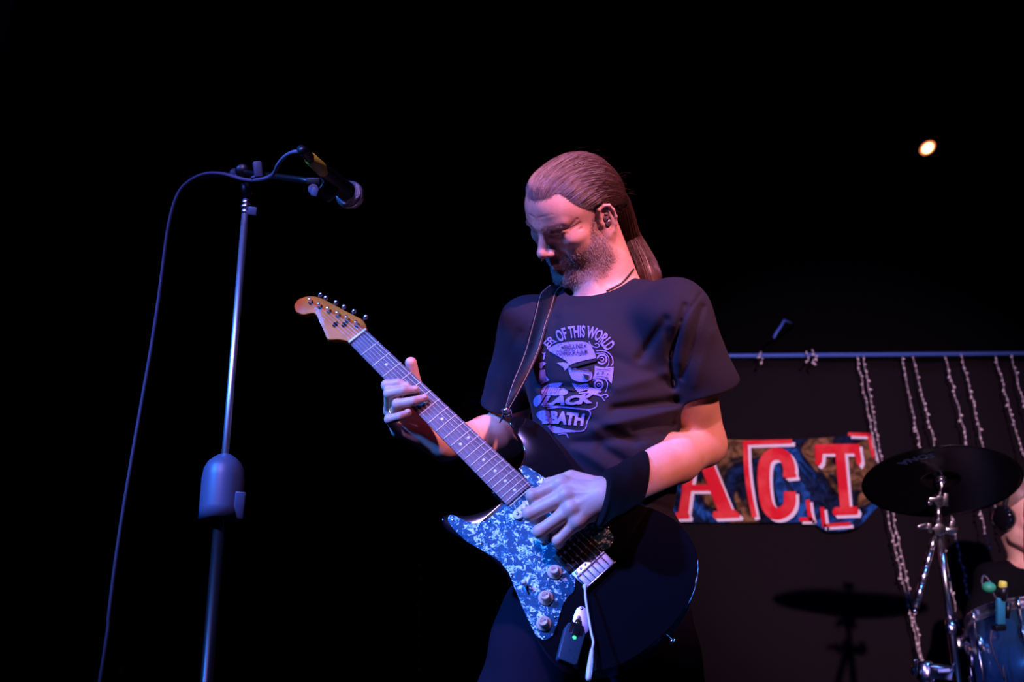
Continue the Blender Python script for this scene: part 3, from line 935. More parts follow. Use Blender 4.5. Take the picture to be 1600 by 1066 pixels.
# flyaways round the back of the head
fly = []
rg = np.random.default_rng(11)
for _ in range(110):
    d0 = nrm([rg.uniform(-1, .4), rg.uniform(-1.0, .1), rg.uniform(-.7, 1.0)]); o_ = HO+HS*(HM @ np.array([0, -.016, .053])); w_ = HM @ d0
    h = HB.ray_cast(Vector(o_+w_*.2), Vector(-w_))
    if h[0] is None: continue
    p = np.array(h[0])-w_*.001; back = HM @ nrm([rg.normal(0, .6), -1, rg.normal(-.4, .7)])
    L_ = rg.uniform(.012, .035); pts = [p+back*L_*t+w_*L_*.22*t*(1.0-.5*t)+HM@np.array([0,0,-1.])*L_*.5*t*t+rg.normal(0, .0006, 3)*t for t in np.linspace(0, 1, 14)]
    fly.append(np.array(pts))
put('hair_strands', *strands(fly, .00007), M['strand'], hair, kind='stuff')
# ponytail strands
pt = []
for _ in range(1400):
    a0 = rg.uniform(0, 2*math.pi); ro = rg.uniform(.8, 1.10); e0 = rg.uniform(.55, 1.0); ws = rg.normal(0, .002, 3)
    pts = []
    for i, t in enumerate(np.linspace(0.0, e0, 14)):
        k = t*29; i0 = min(int(k), 28); c_ = tpc[i0]+(tpc[i0+1]-tpc[i0])*(k-i0); R_ = np.interp(k, np.arange(30), tr)
        aa, bb, _ = frame(tpc[min(i0+1, 29)]-tpc[i0], (0, 1, 0)); an = a0+.5*t
        pts.append(c_+R_*ro*(math.cos(an)*aa+math.sin(an)*bb)+ws*math.sin(3*t)*t)
    pt.append(np.array(pts))
put('ponytail_strands', *strands(pt, .00030), M['strand'], hair, kind='stuff')

# beard hairs, brows
def hairs_on(maskfn, count, length, r, m_, name, seed, down=(0, .3, -1), wild=.5):
    rg = np.random.default_rng(seed); qq = ((bodyV-HO) @ HM)/HS
    w_ = maskfn(qq)*(np.linalg.norm(qq, axis=1) < .16)
    idx = rg.choice(len(bodyV), count, p=w_/w_.sum()); out = []
    for i in idx:
        p = bodyV[i]+rg.normal(0, .0008, 3)
        h = BODYBVH.find_nearest(Vector(p)); n_ = np.array(h[1])
        o2 = p-HO
        if n_.dot(o2) < 0: n_ = -n_
        d_ = nrm(HM @ nrm(np.array(down)+rg.normal(0, wild, 3))+n_*.7)
        L_ = length*rg.uniform(.5, 1.2)
        p0 = np.array(h[0])-n_*.0003
        out.append([p0+d_*L_*t-n_*L_*.25*t*t for t in np.linspace(0, 1, 4)])
    put(name, *strands(np.array(out), r), m_, person, kind='stuff')
hairs_on(lambda q: beardmask(q)**1.5, 4200, .0065, .00022, M['beardhair'], 'beard', 21)
hairs_on(lambda q: beardmask(q)**1.5, 4200, .0055, .00020, M['brow'], 'beard', 22)
def browmask(q):
    ax = np.abs(q[:, 0]); zc = .034+.004*np.sin((ax-.01)/.036*math.pi)
    return (np.exp(-((q[:, 2]-zc)/.0032)**2)*(ax > .009)*(ax < .046)*(q[:, 1] > .05)).astype(float)
hairs_on(browmask, 600, .0075, .00017, M['brow'], 'eyebrows', 23, (0, .2, .25), .45)
hairs_on(browmask, 400, .0075, .00015, M['beardhair'], 'eyebrows', 24, (0, .2, .1), .45)
# ------------------------------------------------------------------ electric guitar (left-handed, double cutaway)
FACE = -13.0      # body face below the string plane
guitar = empty('electric_guitar', G(-157, 0, FACE-45), 'black electric guitar with blue pearl pickguard and maple headstock held by the man', 'guitar')
outline = [(-157, 0), (-154, 42), (-142, 86), (-116, 126), (-80, 151), (-38, 160), (2, 152), (42, 133), (82, 115), (122, 106), (162, 107), (202, 114), (240, 121), (274, 120), (300, 110), (313, 96), (308, 84), (288, 78), (262, 72), (242, 60), (232, 44), (229, 29),
           (229, -27), (205, -30), (205, -44), (212, -66), (226, -90), (246, -108), (254, -119), (247, -128), (226, -131), (190, -121), (150, -112), (100, -109), (62, -117), (24, -131), (-20, -146), (-62, -150), (-102, -136), (-134, -104), (-151, -56)]
oc = closed_curve(outline, 5)
V, F = prism(oc[::-1], G, FACE-44, FACE)
def g3(P):     # rounded back and front edges come from the bevel
    return P
put('body', V, F, M['lacquer'], guitar, bevel=.0105, seg=6)

pgpx = [(703, 803), (714, 807), (728, 815), (745, 818), (761, 813), (774, 801), (783, 790), (790, 787)]
pg = [GU(x, y, FACE+2) for x, y in pgpx]
pg += [[193, -28], [189, 27], [200, 30], [222, 33], [229, 39], [226, 47], [200, 52], [160, 58], [110, 64], [60, 66], [28, 67], [14, 60], [10, 44], [14, 35], [18, 28], [18, -24], [8, -36], [-4, -48]]
pg += [GU(x, y, FACE+2) for x, y in ((897, 925), (884, 936), (877, 952), (871, 975), (864, 994), (851, 1002), (838, 995), (822, 962), (803, 917), (795, 895), (781, 877), (760, 864), (730, 847), (709, 828), (698, 812))]
def resample(poly, step=3.0):
    out = []
    P = np.array(poly, float)
    for i in range(len(P)):
        a, b = P[i], P[(i+1) % len(P)]; k = max(1, int(np.linalg.norm(b-a)/step))
        for t in range(k): out.append(a+(b-a)*t/k)
    Q = np.array(out)
    for _ in range(3): Q = Q*.5+.25*(np.roll(Q, 1, 0)+np.roll(Q, -1, 0))
    return Q
pgr = resample(pg)
area = np.sum(pgr[:, 0]*np.roll(pgr[:, 1], -1)-np.roll(pgr[:, 0], -1)*pgr[:, 1])
if area > 0: pgr = pgr[::-1]
put('pickguard', *prism(pgr, G, FACE-.2, FACE+2.2), M['pearl'], guitar, bevel=.0007, label='blue pearl pickguard')
def disc(a, b, c0, c1, r, n=20, r2=None):
    return lathe(G(a, b, c0), gn, [(0, r/1000), ((c1-c0)/1000, (r2 or r)/1000)], n, gw)
# pickguard screws
sc = []
for x, y in ((812, 733), (950, 824), (955, 848), (707, 813), (752, 850), (800, 900), (831, 975), (851, 996), (868, 965), (884, 930), (765, 816)):
    a, b = GU(x, y, FACE+2); sc.append((a, b))
for a, b in sc:
    put('screw', *disc(a, b, FACE+2, FACE+3.0, 2.6, 12, 1.9), M['chrome'], guitar)

# neck, fretboard, frets, dots, nut
def hw(a):  # half width along the neck
    return 28.0+(20.5-28.0)*(a-190)/(648-190)
sec = []
KN = 30
for i in range(KN):
    a = 188.5+(655-188.5)*i/(KN-1)
    h_ = hw(a)-.3; dp = 17.0-3.0*(a-190)/460
    an = np.linspace(0, math.pi, 13)
    row = [G(a, h_*math.cos(t), -9.2-dp*math.sin(t)**.8) for t in an]
    sec.append(row)
V = np.array(sec).reshape(-1, 3); nn_ = 13; F = []
for i in range(KN-1):
    for j in range(nn_-1): F.append([i*nn_+j, i*nn_+j+1, (i+1)*nn_+j+1, (i+1)*nn_+j])
    F.append([i*nn_+nn_-1, i*nn_, (i+1)*nn_, (i+1)*nn_+nn_-1])
F.append([j for j in range(nn_)][::-1]); F.append([(KN-1)*nn_+j for j in range(nn_)])
neck = put('neck', V, F, M['maple'], guitar)
fbp = [(190, -28)]+[(190-5*math.sin(t), -28*math.cos(t)) for t in np.linspace(.35, math.pi-.35, 7)]+[(190, 28), (648, 20.7), (648, -20.7)]
fbV = []; fbF = []
ST = 40; CR = 7
for i in range(ST+1):
    a = 187+(648-187)*i/ST; h_ = hw(a)
    for j in range(CR+1):
        b = h_*(2*j/CR-1); fbV.append(G(a, b, -3.6-1.2*(b/28)**2))
    fbV.append(G(a, h_, -9.4)); fbV.append(G(a, -h_, -9.4))
w_ = CR+3
for i in range(ST):
    for j in range(w_):
        fbF.append([i*w_+j, i*w_+(j+1) % w_, (i+1)*w_+(j+1) % w_, (i+1)*w_+j])
fbF.append(list(range(w_))[::-1]); fbF.append([ST*w_+j for j in range(w_)])
fb = put('fretboard', np.array(fbV), fbF, M['rosewood'], guitar, smooth=False)
for k in range(1, 23):
    a = 648/2**(k/12); h_ = hw(a)
    pth = [G(a, h_*(2*j/8-1), -3.1-1.2*((h_*(2*j/8-1))/28)**2) for j in range(9)]
    put('fret', *tube(pth, .0010, 6), M['fretwire'], guitar)
def fpos(k): return 648/2**(k/12)
for k in (3, 5, 7, 9, 12, 15, 17, 19, 21):
    a = (fpos(k)+fpos(k-1))/2
    for b in ((0,) if k != 12 else (-9.5, 9.5)):
        put('inlay_dot', *disc(a, b, -4.3, -3.35, 3.1, 16), M['dot'], guitar)
put('nut', *box(G(650, 0, -3.0), gu, gw, gn, .0022, .0212, .0040), M['bone'], guitar, bevel=.0006)

# headstock
HC = -8.5
hpx = [(573, 520), (572, 508), (566, 499), (540, 486), (520, 475), (505, 467), (493, 463), (478, 463), (465, 468), (459, 478), (463, 488), (474, 492), (486, 489), (492, 489), (497, 496), (504, 512), (511, 530), (516, 531), (528, 530), (540, 532), (548, 535)]
hp_ = [GU(x, y, HC) for x, y in hpx]
hr_ = resample(hp_, 2.5)
area = np.sum(hr_[:, 0]*np.roll(hr_[:, 1], -1)-np.roll(hr_[:, 0], -1)*hr_[:, 1])
if area > 0: hr_ = hr_[::-1]
put('headstock', *prism(hr_, G, HC-14, HC), M['maple'], guitar, bevel=.0012, label='orange maple headstock')
posts = [GU(x, y, HC+6) for x, y in ((484.5, 470), (499, 477), (513, 484), (527.5, 491), (542, 498), (557, 506))]
keys = [GU(x, y, HC-7) for x, y in ((497.5, 463.5), (508, 467), (523, 475.5), (536, 482), (551, 490), (569, 498))]
nutb = [-15.5, -9.3, -3.1, 3.1, 9.3, 15.5]
for i in range(6):
    a, b = posts[i]
    t_ = put('tuner', *join(disc(a, b, HC, HC+1.6, 5.6, 20, 5.0)), M['chrome'], guitar)
    put('tuner_post', *join(lathe(G(a, b, HC+1.2), gn, [(0, .0031), (.004, .0031), (.006, .0024), (.009, .0031), (.0125, .0030), (.013, .0022)], 14, gw)), M['chrome'], t_)
    ka, kb = keys[i]; dr = nrm(G(ka, kb, HC-7)-G(a, b, HC-7))
    k0 = G(a, b, HC-9)
    Vk, Fk = join(tube([k0+dr*.006, k0+dr*.022], .0028, 10), lathe(k0+dr*.022, dr, [(0, .002), (.001, .0045), (.007, .0052), (.009, .0048), (.0095, .003)], 14, gn))
    put('tuner_button', Vk, Fk, M['chrome'], t_)
for x, y in ((524, 507), (538, 507)):
    a, b = GU(x, y, HC+2)
    V, F = join(disc(a, b, HC, HC+3, 2.0, 10), box(G(a, b, HC+3.4), nrm(gw+gu*.1), gu, gn, .0062, .0017, .0007), box(G(a, b, HC+3.0), gu, gw, gn, .0045, .0015, .0006))
    put('string_tree', V, F, M['blackmetal'], guitar)
# headstock lettering along the lower edge
def place_text(txt, size, p0, p1, c, m_, parent, nm='lettering', bold=0.0, shear=0.0, spacing=1.0, th=.15):
    V2, F2 = text2d(txt, 1.0, bold, shear, spacing)
    L_ = np.linalg.norm(np.subtract(p1, p0)); w0 = V2[:, 0].max()-V2[:, 0].min()
    d_ = np.subtract(p1, p0)/L_; e_ = np.array([-d_[1], d_[0]])
    mid = (np.array(p0)+np.array(p1))/2
    sy = size
    P3 = np.array([G(*(mid+d_*(v[0]*L_/w0)*-1*-1+e_*v[1]*sy), c) for v in V2])
    return put(nm, P3, F2, m_, parent, smooth=False)
p0 = GU(494, 479, HC); p1 = GU(505, 507, HC)
e1 = place_text('Fender', -15, p0, p1, HC+.15, M['decal'], guitar, 'headstock_script', .012, .45, .85)
p0 = GU(500, 503, HC); p1 = GU(512, 526, HC)
place_text('STRATOCASTER', -3.2, p0, p1, HC+.15, M['decal'], guitar, 'headstock_small_script')

# pickups
def pill(a, b, la, lb, c0, c1, ang=0, r=None, seg=8):
    r = r or min(la, lb); pts = []
    for sx_, sy_, t0 in ((1, 1, 0), (-1, 1, math.pi/2), (-1, -1, math.pi), (1, -1, 1.5*math.pi)):
        for t in np.linspace(t0, t0+math.pi/2, seg):
            x, y = sx_*(la-r)+r*math.cos(t), sy_*(lb-r)+r*math.sin(t)
            pts.append((a+x*math.cos(ang)-y*math.sin(ang), b+x*math.sin(ang)+y*math.cos(ang)))
    return prism(pts[::-1], G, c0, c1)
for a, ang in ((162, 0.0), (101, 0.0)):
    pk = put('pickup', *pill(a, 0, 9, 35, FACE+1, FACE+8, ang, 8.9), M['pickup'], guitar, bevel=.0006)
    for j in range(6):
        put('pole_piece', *disc(a, -26+j*10.4, FACE+8, FACE+8.9, 2.4, 12), M['steel'], pk)
hb = put('pickup', *pill(44, -1, 19.5, 35, FACE+1, FACE+8.5, -.02, 2.5), M['blackplastic'], guitar, bevel=.0008, label='black double-coil bridge pickup')
for a in (35, 53):
    for j in range(6):
        put('pole_piece', *disc(a, -26.5+j*10.4, FACE+8.5, FACE+9.6, 2.2, 12), M['steel'], hb)

# bridge
br = put('bridge', *box(G(2, 0, FACE+3), gu, gw, gn, .0185, .0335, .0014), M['chrome'], guitar, bevel=.0008)
for j in range(6):
    b = -26.2+j*10.5
    V, F = join(box(G(-4, b, FACE+7.5), gu, gw, gn, .0115, .0047, .0030), box(G(7.5, b, FACE+9.5), gu, gw, gn, .0016, .0047, .0036))
    sdl = put('saddle', V, F, M['saddle'], br, bevel=.0006)
    put('bridge_screw', *join(disc(15, b, FACE+4, FACE+6, 2.6, 12, 2.0), tube([G(-17, b, FACE+9), G(-8, b, FACE+8)], .0014, 8)), M['chrome'], br)
put('bridge_lip', *box(G(-17, 0, FACE+6), gu, gw, gn, .0012, .0335, .0050), M['chrome'], br, bevel=.0005)
# strings
for j in range(6):
    b = -26.2+j*10.5; bn = nutb[j]; r_ = [.00022, .00025, .00030, .00040, .00048, .00058][j]
    # lowest pitched string is on the upper side; it winds on the nearest post
    pa, pb = posts[5-j] if False else posts[j]
    put('string', *tube([G(6, b, -1.2), G(8, b, 0), G(648, bn, 0), G(652, bn, -.4), G(pa, pb-2.5, HC+7)], r_, 5), M['stringm'], guitar)
# knobs, switch, tremolo arm
for x, y, nm in ((866, 891, 'VOLUME'), (852, 931.5, 'TONE'), (849, 972, 'TONE')):
    a, b = GU(x, y, FACE+13)
    kb = put('control_knob', *lathe(G(a, b, FACE+2.5), gn, [(0, .0122), (.0018, .0128), (.0045, .0118), (.0052, .0090), (.0135, .0078), (.0150, .0070), (.0153, .0055), (.0148, .0050)], 32, gw), M['knob'], guitar)
    V2, F2 = text2d(nm if nm == 'TONE' else 'VOL', 1, .03)
    P3 = np.array([G(a, b, FACE+17.7)+.0030*(v[0]*nrm(gw-gu*.2)*1.3+v[1]*nrm(gu*1.0)*1.3) for v in V2])
    put('knob_numeral', P3, F2, M['knobmark'], kb, smooth=False)
a, b = GU(822, 918, FACE+5)
V, F = join(box(G(a, b, FACE+2.4), nrm(gu+gw*.35), nrm(gw-gu*.35), gn, .012, .0015, .0004))
put('switch_slot', V, F, M['blackplastic'], guitar)
put('switch_tip', *lathe(G(a+3, b+2, FACE+2.5), nrm(gn+gu*.25), [(0, .0015), (.006, .0018), (.008, .0042), (.014, .0045), (.016, .003)], 16, gw), M['bone'], guitar)
ta0 = G(-14, -33, FACE+9)
c_ = [ta0, ta0+gn*.006, GP(915, 935, 12), GP(923, 985, 22), GP(927, 1003, 26), GP(925, 1015, 28)]
arm_ = put('tremolo_arm', *join(tube(curve(c_, 26), .0020, 12), lathe(ta0-gn*.004, gn, [(0, .005), (.006, .005), (.008, .0035)], 14, gw)), M['bone'], guitar, label='pale tremolo arm')
tipd = nrm(GP(919, 1064, 36)-GP(925, 1015, 28))
put('tremolo_tip', *lathe(GP(925, 1014, 28), tipd, [(0, .0022), (.004, .0030), (.022, .0042), (.040, .0050), (.050, .0045), (.054, .0028)], 18), M['bone'], arm_)
# jack plate
jp = [GU(x, y, FACE+1) for x, y in ((893, 988), (895, 965), (901, 950), (909, 946), (917, 951), (921, 965), (920, 988), (907, 996))]
jr = resample(jp, 2)
if np.sum(jr[:, 0]*np.roll(jr[:, 1], -1)-np.roll(jr[:, 0], -1)*jr[:, 1]) > 0: jr = jr[::-1]
put('jack_plate', *prism(jr, G, FACE-.5, FACE+2), M['plate'], guitar, bevel=.0012, seg=3)
ax0, bx0 = GU(909, 951, FACE+2)
put('screw', *disc(ax0, bx0, FACE+2, FACE+3.4, 2.8, 14, 2), M['steel'], guitar)
# strap buttons
b1 = G(311, 97, FACE-22); bd = nrm(C(781, 634, 2.14)-C(795, 646, 2.16))
put('strap_button', *lathe(C(799, 650, 2.165), nrm(C(780, 633, 2.13)-C(799, 650, 2.165)), [(0, .003), (.010, .003), (.011, .0075), (.016, .008), (.018, .004), (.022, .0035), (.024, .006), (.028, .0055)], 16), M['chrome'], guitar)
put('strap_button', *lathe(G(-157, 10, FACE-22), -gu, [(0, .003), (.010, .003), (.011, .007), (.014, .006)], 16), M['chrome'], guitar)

# strap: ribbon lying on the shirt then falling to the upper horn
L_ = [(858, 447), (848, 455), (842, 464), (836, 490), (829, 519), (821, 548), (812, 572), (803, 592), (796, 612), (790, 634), (780, 660)]
R_ = [(888, 442), (879, 449), (871, 457), (864, 481), (855, 507), (846, 540), (834, 570), (822, 594), (812, 612), (800, 632), (781, 662)]
Lp, Rp = [], []
for i, (l, r_) in enumerate(zip(L_, R_)):
    hl = on_shirt(*l, .004); hr = on_shirt(*r_, .004)
    dl = hl[1] if hl is not None else None; dr_ = hr[1] if hr is not None else None
    if dl is None: dl = dr_
    if dr_ is None: dr_ = dl
    t = i/(len(L_)-1)
    if i < 2: dl = dr_ = (2.43, 2.37)[i]
    tgt = 2.150
    k_ = min(max((t-.50)/.35, 0), 1)
    if dl is None: dl = dr_ = tgt
    lim = 2.36-.21*t
    dl = min(dl, lim+.02); dr_ = min(dr_, lim+.02)
    Lp.append(C(*l, dl*(1-k_)+tgt*k_)); Rp.append(C(*r_, dr_*(1-k_)+tgt*k_))
# over the shoulder and down the back to the tail button
sh = [np.array(p) for p in (C(880, 436, 2.30), C(905, 432, 2.42), C(960, 470, 2.47), C(1020, 580, 2.46), C(1068, 740, 2.36), C(1083, 860, 2.24), C(1072, 925, 2.13))]
for _ in range(2):
    for A_ in (Lp, Rp):
        dd = [p[1] for p in A_]
        for i in range(1, len(A_)-1):
            nd_ = .5*dd[i]+.25*(dd[i-1]+dd[i+1]); nd_ = min(nd_, dd[i]+.002); A_[i] = A_[i]*(nd_/dd[i])
Lc = curve(Lp, 60); Rc = curve(Rp, 60)
def ribbon(A, B, th, parent, nm, m_):
    A = np.array(A); B = np.array(B); k = len(A); mid = (A+B)/2; t = np.gradient(mid, axis=0); w__ = B-A
    n__ = np.cross(t, w__); n__ /= np.linalg.norm(n__, axis=1, keepdims=True)+1e-9
    V = np.concatenate([A-n__*th, B-n__*th, B+n__*th, A+n__*th]); F = []
    for i in range(k-1):
        for j in range(4):
            j2 = (j+1) % 4; F.append([j*k+i, j2*k+i, j2*k+i+1, j*k+i+1])
    F.append([0, k, 2*k, 3*k]); F.append([k-1, 4*k-1, 3*k-1, 2*k-1])
    return put(nm, V, F, m_, parent), n__
st, ns = ribbon(Lc, Rc, .0013, guitar, 'strap', M['leather'])
st['label'] = 'black leather strap with pale stitched edges'
sg = -1 if ns[20][1] > 0 else 1
for (A, B) in ((Lc, Rc), (Rc, Lc)):
    e = A+(B-A)*.09+ns*sg*.0016
    ms = []
    for i in range(0, 57):
        d_ = e[i+1]-e[i]
        for f0, f1 in ((.1, .4), (.6, .9)):
            ms.append(tube([e[i]+d_*f0, e[i]+d_*f1], .00042, 4))
    put('stitching', *join(*ms), M['thread'], st, kind='stuff')
# strap end that comes round the hip to the tail of the guitar
A = curve([C(1062, 938, 2.10), C(1056, 958, 2.07), C(1042, 972, 2.045), C(1024, 984, 2.04), C(1010, 994, 2.05)], 20)
B = curve([C(1072, 946, 2.13), C(1066, 968, 2.11), C(1050, 984, 2.09), C(1032, 992, 2.08), C(1014, 1000, 2.08)], 20)
ribbon(A, B, .0013, guitar, 'strap', M['leather'])

# wireless transmitter plugged in the jack
tx = empty('wireless_transmitter', C(893, 1040, 1.985), 'dark slate transmitter pack with a green light hanging below the guitar knobs', 'transmitter')
jx = GP(904, 968, FACE)
o_tx = GP(893, 1004, 14)
ty = nrm(GP(903, 972, 2)-GP(884, 1038, 20)); tz = nrm(np.array([.15, -1, .25])-np.array([.15, -1, .25]).dot(ty)*ty); txx = np.cross(ty, tz)
def T(a, b, c): return o_tx+txx*a/1000+ty*b/1000+tz*c/1000
pl = [(-16, -36), (-13, -39), (13, -39), (17, -35), (17.5, 18), (14, 27), (10, 31), (-10, 31), (-15, 27), (-17.5, 18)]
V, F = prism(pl, T, -7, 7)
put('casing', V, F, M['txbody'], tx, bevel=.0025, seg=3)
put('indicator_light', *lathe(T(1, 6, 6.8), tz, [(0, .0034), (.0006, .0030)], 14), M['green_led'], tx)
V, F = join(box(T(0, 22, 7.3), txx, ty, tz, .0115, .009, .0008), box(T(0, 17, 7.8), txx, ty, tz, .0055, .008, .0010))
put('hinge', V, F, M['blackplastic'], tx, bevel=.0005)
put('plug', *tube([T(0, 30, 0), T(0, 36, 1), jx-gn*.0+ty*.004], [.0045, .0042, .0035], 12), M['gold'], tx)
V2, F2 = text2d('wireless', 1, 0.0)
w0 = V2[:, 0].max()-V2[:, 0].min()
put('casing_lettering', np.array([T(v[0]*15/w0, -28+v[1]*15/w0, 7.15) for v in V2]), F2, M['greyplastic'], tx, smooth=False)
V, F = join(*[tube([T(math.cos(t)*r-0, -20+math.sin(t)*r, 7.1) for t in np.linspace(.25*math.pi, .75*math.pi, 8)], .0003, 5) for r in (1.5, 3, 4.5)])
put('radio_symbol', V, F, M['greyplastic'], tx)

# plectrum between thumb and finger
V, F = prism([(838, 822), (846, 816), (850, 822), (843, 834)], lambda x, y, c: GP(x, y, c), 10, 11)
put('plectrum', *prism([(848, 842), (856, 833), (864, 834), (860, 842), (852, 847)], lambda x, y, c: GP(x, y, c), 24, 25), M['pick'], None, base=GP(855, 840, 24), label='blue plectrum glinting under the fingers of the picking hand', cat='plectrum', smooth=False)

# ------------------------------------------------------------------ print on the shirt
def Z(x, y): return (830+x*.16888, 500+y*.16889)
def print_mesh(V2, F2, off):
    """V2 in photo pixels; returns a mesh lying on the cloth"""
    import bmesh
    bm = bmesh.new(); vs = [bm.verts.new((v[0], v[1], 0)) for v in V2]
    for f in F2:
        try: bm.faces.new([vs[i] for i in f])
        except ValueError: pass
    bmesh.ops.triangulate(bm, faces=bm.faces[:])
    x0, x1 = min(v[0] for v in V2), max(v[0] for v in V2); y0, y1 = min(v[1] for v in V2), max(v[1] for v in V2)
    for x in np.arange(x0+3, x1, 3.0):
        bmesh.ops.bisect_plane(bm, geom=bm.verts[:]+bm.edges[:]+bm.faces[:], plane_co=(x, 0, 0), plane_no=(1, 0, 0))
    for y in np.arange(y0+3, y1, 3.0):
        bmesh.ops.bisect_plane(bm, geom=bm.verts[:]+bm.edges[:]+bm.faces[:], plane_co=(0, y, 0), plane_no=(0, 1, 0))
    bm.verts.ensure_lookup_table(); bm.verts.index_update()
    P = [on_shirt(v.co.x, v.co.y, off) for v in bm.verts]
    F = [[v.index for v in f.verts] for f in bm.faces if all(P[v.index] is not None for v in f.verts)]
    P = np.array([p if p is not None else np.zeros(3)+[0, 2.2, 0] for p in P]); bm.free()
    use = sorted({i for f in F for i in f}); mp_ = {u_: i for i, u_ in enumerate(use)}
    return P[use], [[mp_[i] for i in f][::-1] for f in F]
def stroke(pts, w, closed=False, taper=False):
    P = curve(pts, max(8, len(pts)*6)) if not closed else np.vstack([closed_curve(pts, 6), closed_curve(pts, 6)[:1]])
    t = np.gradient(P, axis=0); t /= np.linalg.norm(t, axis=1, keepdims=True)+1e-9; n_ = np.stack([-t[:, 1], t[:, 0]], 1)
    ww = w*np.ones(len(P)) if not taper else w*np.sin(np.linspace(.15, math.pi-.1, len(P)))
    V = np.concatenate([P-n_*ww[:, None], P+n_*ww[:, None]]); k = len(P)
    return V, [[i, i+1, k+i+1, k+i] for i in range(k-1)]
def fill(pts, smooth=True):
    P = closed_curve(pts, 4) if smooth else np.array(pts, float)
    return P, [list(range(len(P)))]
def ring(cx, cy, r0, r1, n=28):
    an = np.linspace(0, 2*math.pi, n, endpoint=False); V = np.concatenate([np.stack([cx+r0*np.cos(an), cy+r0*np.sin(an)], 1), np.stack([cx+r1*np.cos(an), cy+r1*np.sin(an)], 1)])
    return V, [[i, (i+1) % n, n+(i+1) % n, n+i] for i in range(n)]
def star(cx, cy, r):
    P = [(cx+(r if i % 2 == 0 else r*.42)*math.sin(i*math.pi/5), cy-(r if i % 2 == 0 else r*.42)*math.cos(i*math.pi/5)) for i in range(10)]
    return np.array(P), [list(range(10))]
def zj(*ms):
    V, F, o = [], [], 0
    for v, f in ms:
        V += [Z(*p) for p in v]; F += [[i+o for i in q] for q in f]; o += len(v)
    return V, F
prt = put('shirt_print', *print_mesh(*zj(
    fill([(160, 275), (230, 228), (330, 206), (470, 200), (540, 225), (582, 290), (598, 350), (560, 362), (480, 378), (400, 400), (350, 418), (330, 385), (250, 335), (190, 300)]),
    fill([(348, 442), (430, 452), (520, 462), (556, 480), (566, 520), (545, 560), (480, 575), (400, 560), (365, 520)]),
    fill([(238, 398), (300, 392), (345, 405), (350, 432), (312, 470), (300, 440)], False),
    ring(655, 365, 34, 50), ring(655, 365, 12, 22), ring(625, 600, 30, 46), ring(625, 600, 8, 18),
    stroke([(535, 200), (560, 240), (610, 255), (632, 235), (610, 218), (590, 228)], 4), stroke([(600, 285), (690, 290), (745, 340), (755, 400), (740, 425)], 5),
    stroke([(600, 310), (680, 310), (715, 350), (715, 410), (690, 440)], 3),
    fill([(590, 425), (650, 440), (765, 435), (745, 590), (715, 560), (640, 545), (568, 545), (585, 500)], False),
    stroke([(570, 560), (660, 545), (705, 580), (700, 640), (685, 670)], 4), stroke([(240, 200), (190, 225), (150, 260), (175, 270)], 4),
    fill([(75, 400), (110, 385), (140, 402), (110, 430), (95, 455), (78, 440)], False), fill([(78, 462), (130, 460), (140, 520), (110, 545), (170, 560), (90, 600), (70, 560)], False),
    stroke([(105, 300), (128, 330), (112, 370), (130, 300)], 4),
    fill([(100, 650), (150, 600), (210, 585), (290, 582), (258, 628), (330, 640), (330, 690), (230, 700), (110, 690)]), fill([(380, 585), (440, 600), (520, 590), (535, 640), (440, 665), (410, 640)]),
    fill([(520, 660), (550, 625), (600, 640), (650, 665), (600, 685), (530, 680)]), stroke([(440, 680), (540, 675), (640, 700), (690, 690), (710, 705), (690, 720)], 5), stroke([(540, 690), (640, 705), (680, 750)], 4),
    fill([(25, 740), (60, 700), (130, 695), (100, 750), (60, 800), (30, 790)]),
    stroke([(110, 800), (250, 800), (400, 815), (530, 830), (600, 805), (610, 760)], 4.5), stroke([(150, 820), (280, 808), (420, 822), (520, 832), (550, 870), (520, 940), (500, 1010), (440, 1030), (300, 1010), (170, 975)], 5),
    fill([(50, 870), (110, 835), (170, 850), (150, 900), (130, 950), (80, 920)]),
    fill([(160, 980), (250, 1000), (330, 1020), (420, 1035), (300, 1042), (230, 1050), (190, 1030)]), stroke([(250, 1060), (320, 1055), (345, 1090)], 4)), .0012), M['print'], shirt, smooth=False)
def arc_text(txt, pts, h, bold=.02, off=.0015, shear=0., m_='print', nm='print_lettering', spacing=1.0, parent=None):
    """letters set along a curve given in the zoomed print coordinates"""
    V2, F2 = text2d(txt, 1.0, bold, shear, spacing)
    P = curve(pts, 80); sl = np.concatenate([[0], np.cumsum(np.linalg.norm(np.diff(P, axis=0), axis=1))]); t = np.gradient(P, axis=0); t /= np.linalg.norm(t, axis=1, keepdims=True)
    u_ = (V2[:, 0]-V2[:, 0].min())/(V2[:, 0].max()-V2[:, 0].min())*sl[-1]
    vv = (V2[:, 1]-V2[:, 1].min())/(V2[:, 1].max()-V2[:, 1].min())-.5
    x = np.interp(u_, sl, P[:, 0]); y = np.interp(u_, sl, P[:, 1]); tx_ = np.interp(u_, sl, t[:, 0]); ty_ = np.interp(u_, sl, t[:, 1])
    X = x+ty_*vv*h; Y = y-tx_*vv*h
    return put(nm, *print_mesh([Z(a, b) for a, b in zip(X, Y)], F2, off), M[m_], parent or shirt, smooth=False)
arc_text('OF THIS WORLD', [(238, 158), (330, 122), (450, 108), (560, 118), (660, 165), (740, 262)], 114, .03)
arc_text('ER', [(140, 240), (172, 200), (208, 168)], 70, .02)
arc_text('BES LIVE', [(305, 256), (390, 246), (480, 242)], 40, .01, .0030, 0, 'shirt')
arc_text('CONFESSOR ALBUM', [(235, 305), (380, 306), (520, 296)], 42, .01, .0030, 0, 'shirt')
arc_text('LACK', [(95, 748), (260, 745), (430, 740), (600, 722)], 88, .06, .0022, .35)
arc_text('BBATH', [(105, 905), (240, 903), (380, 915), (495, 925)], 118, .06, .0022, .1)
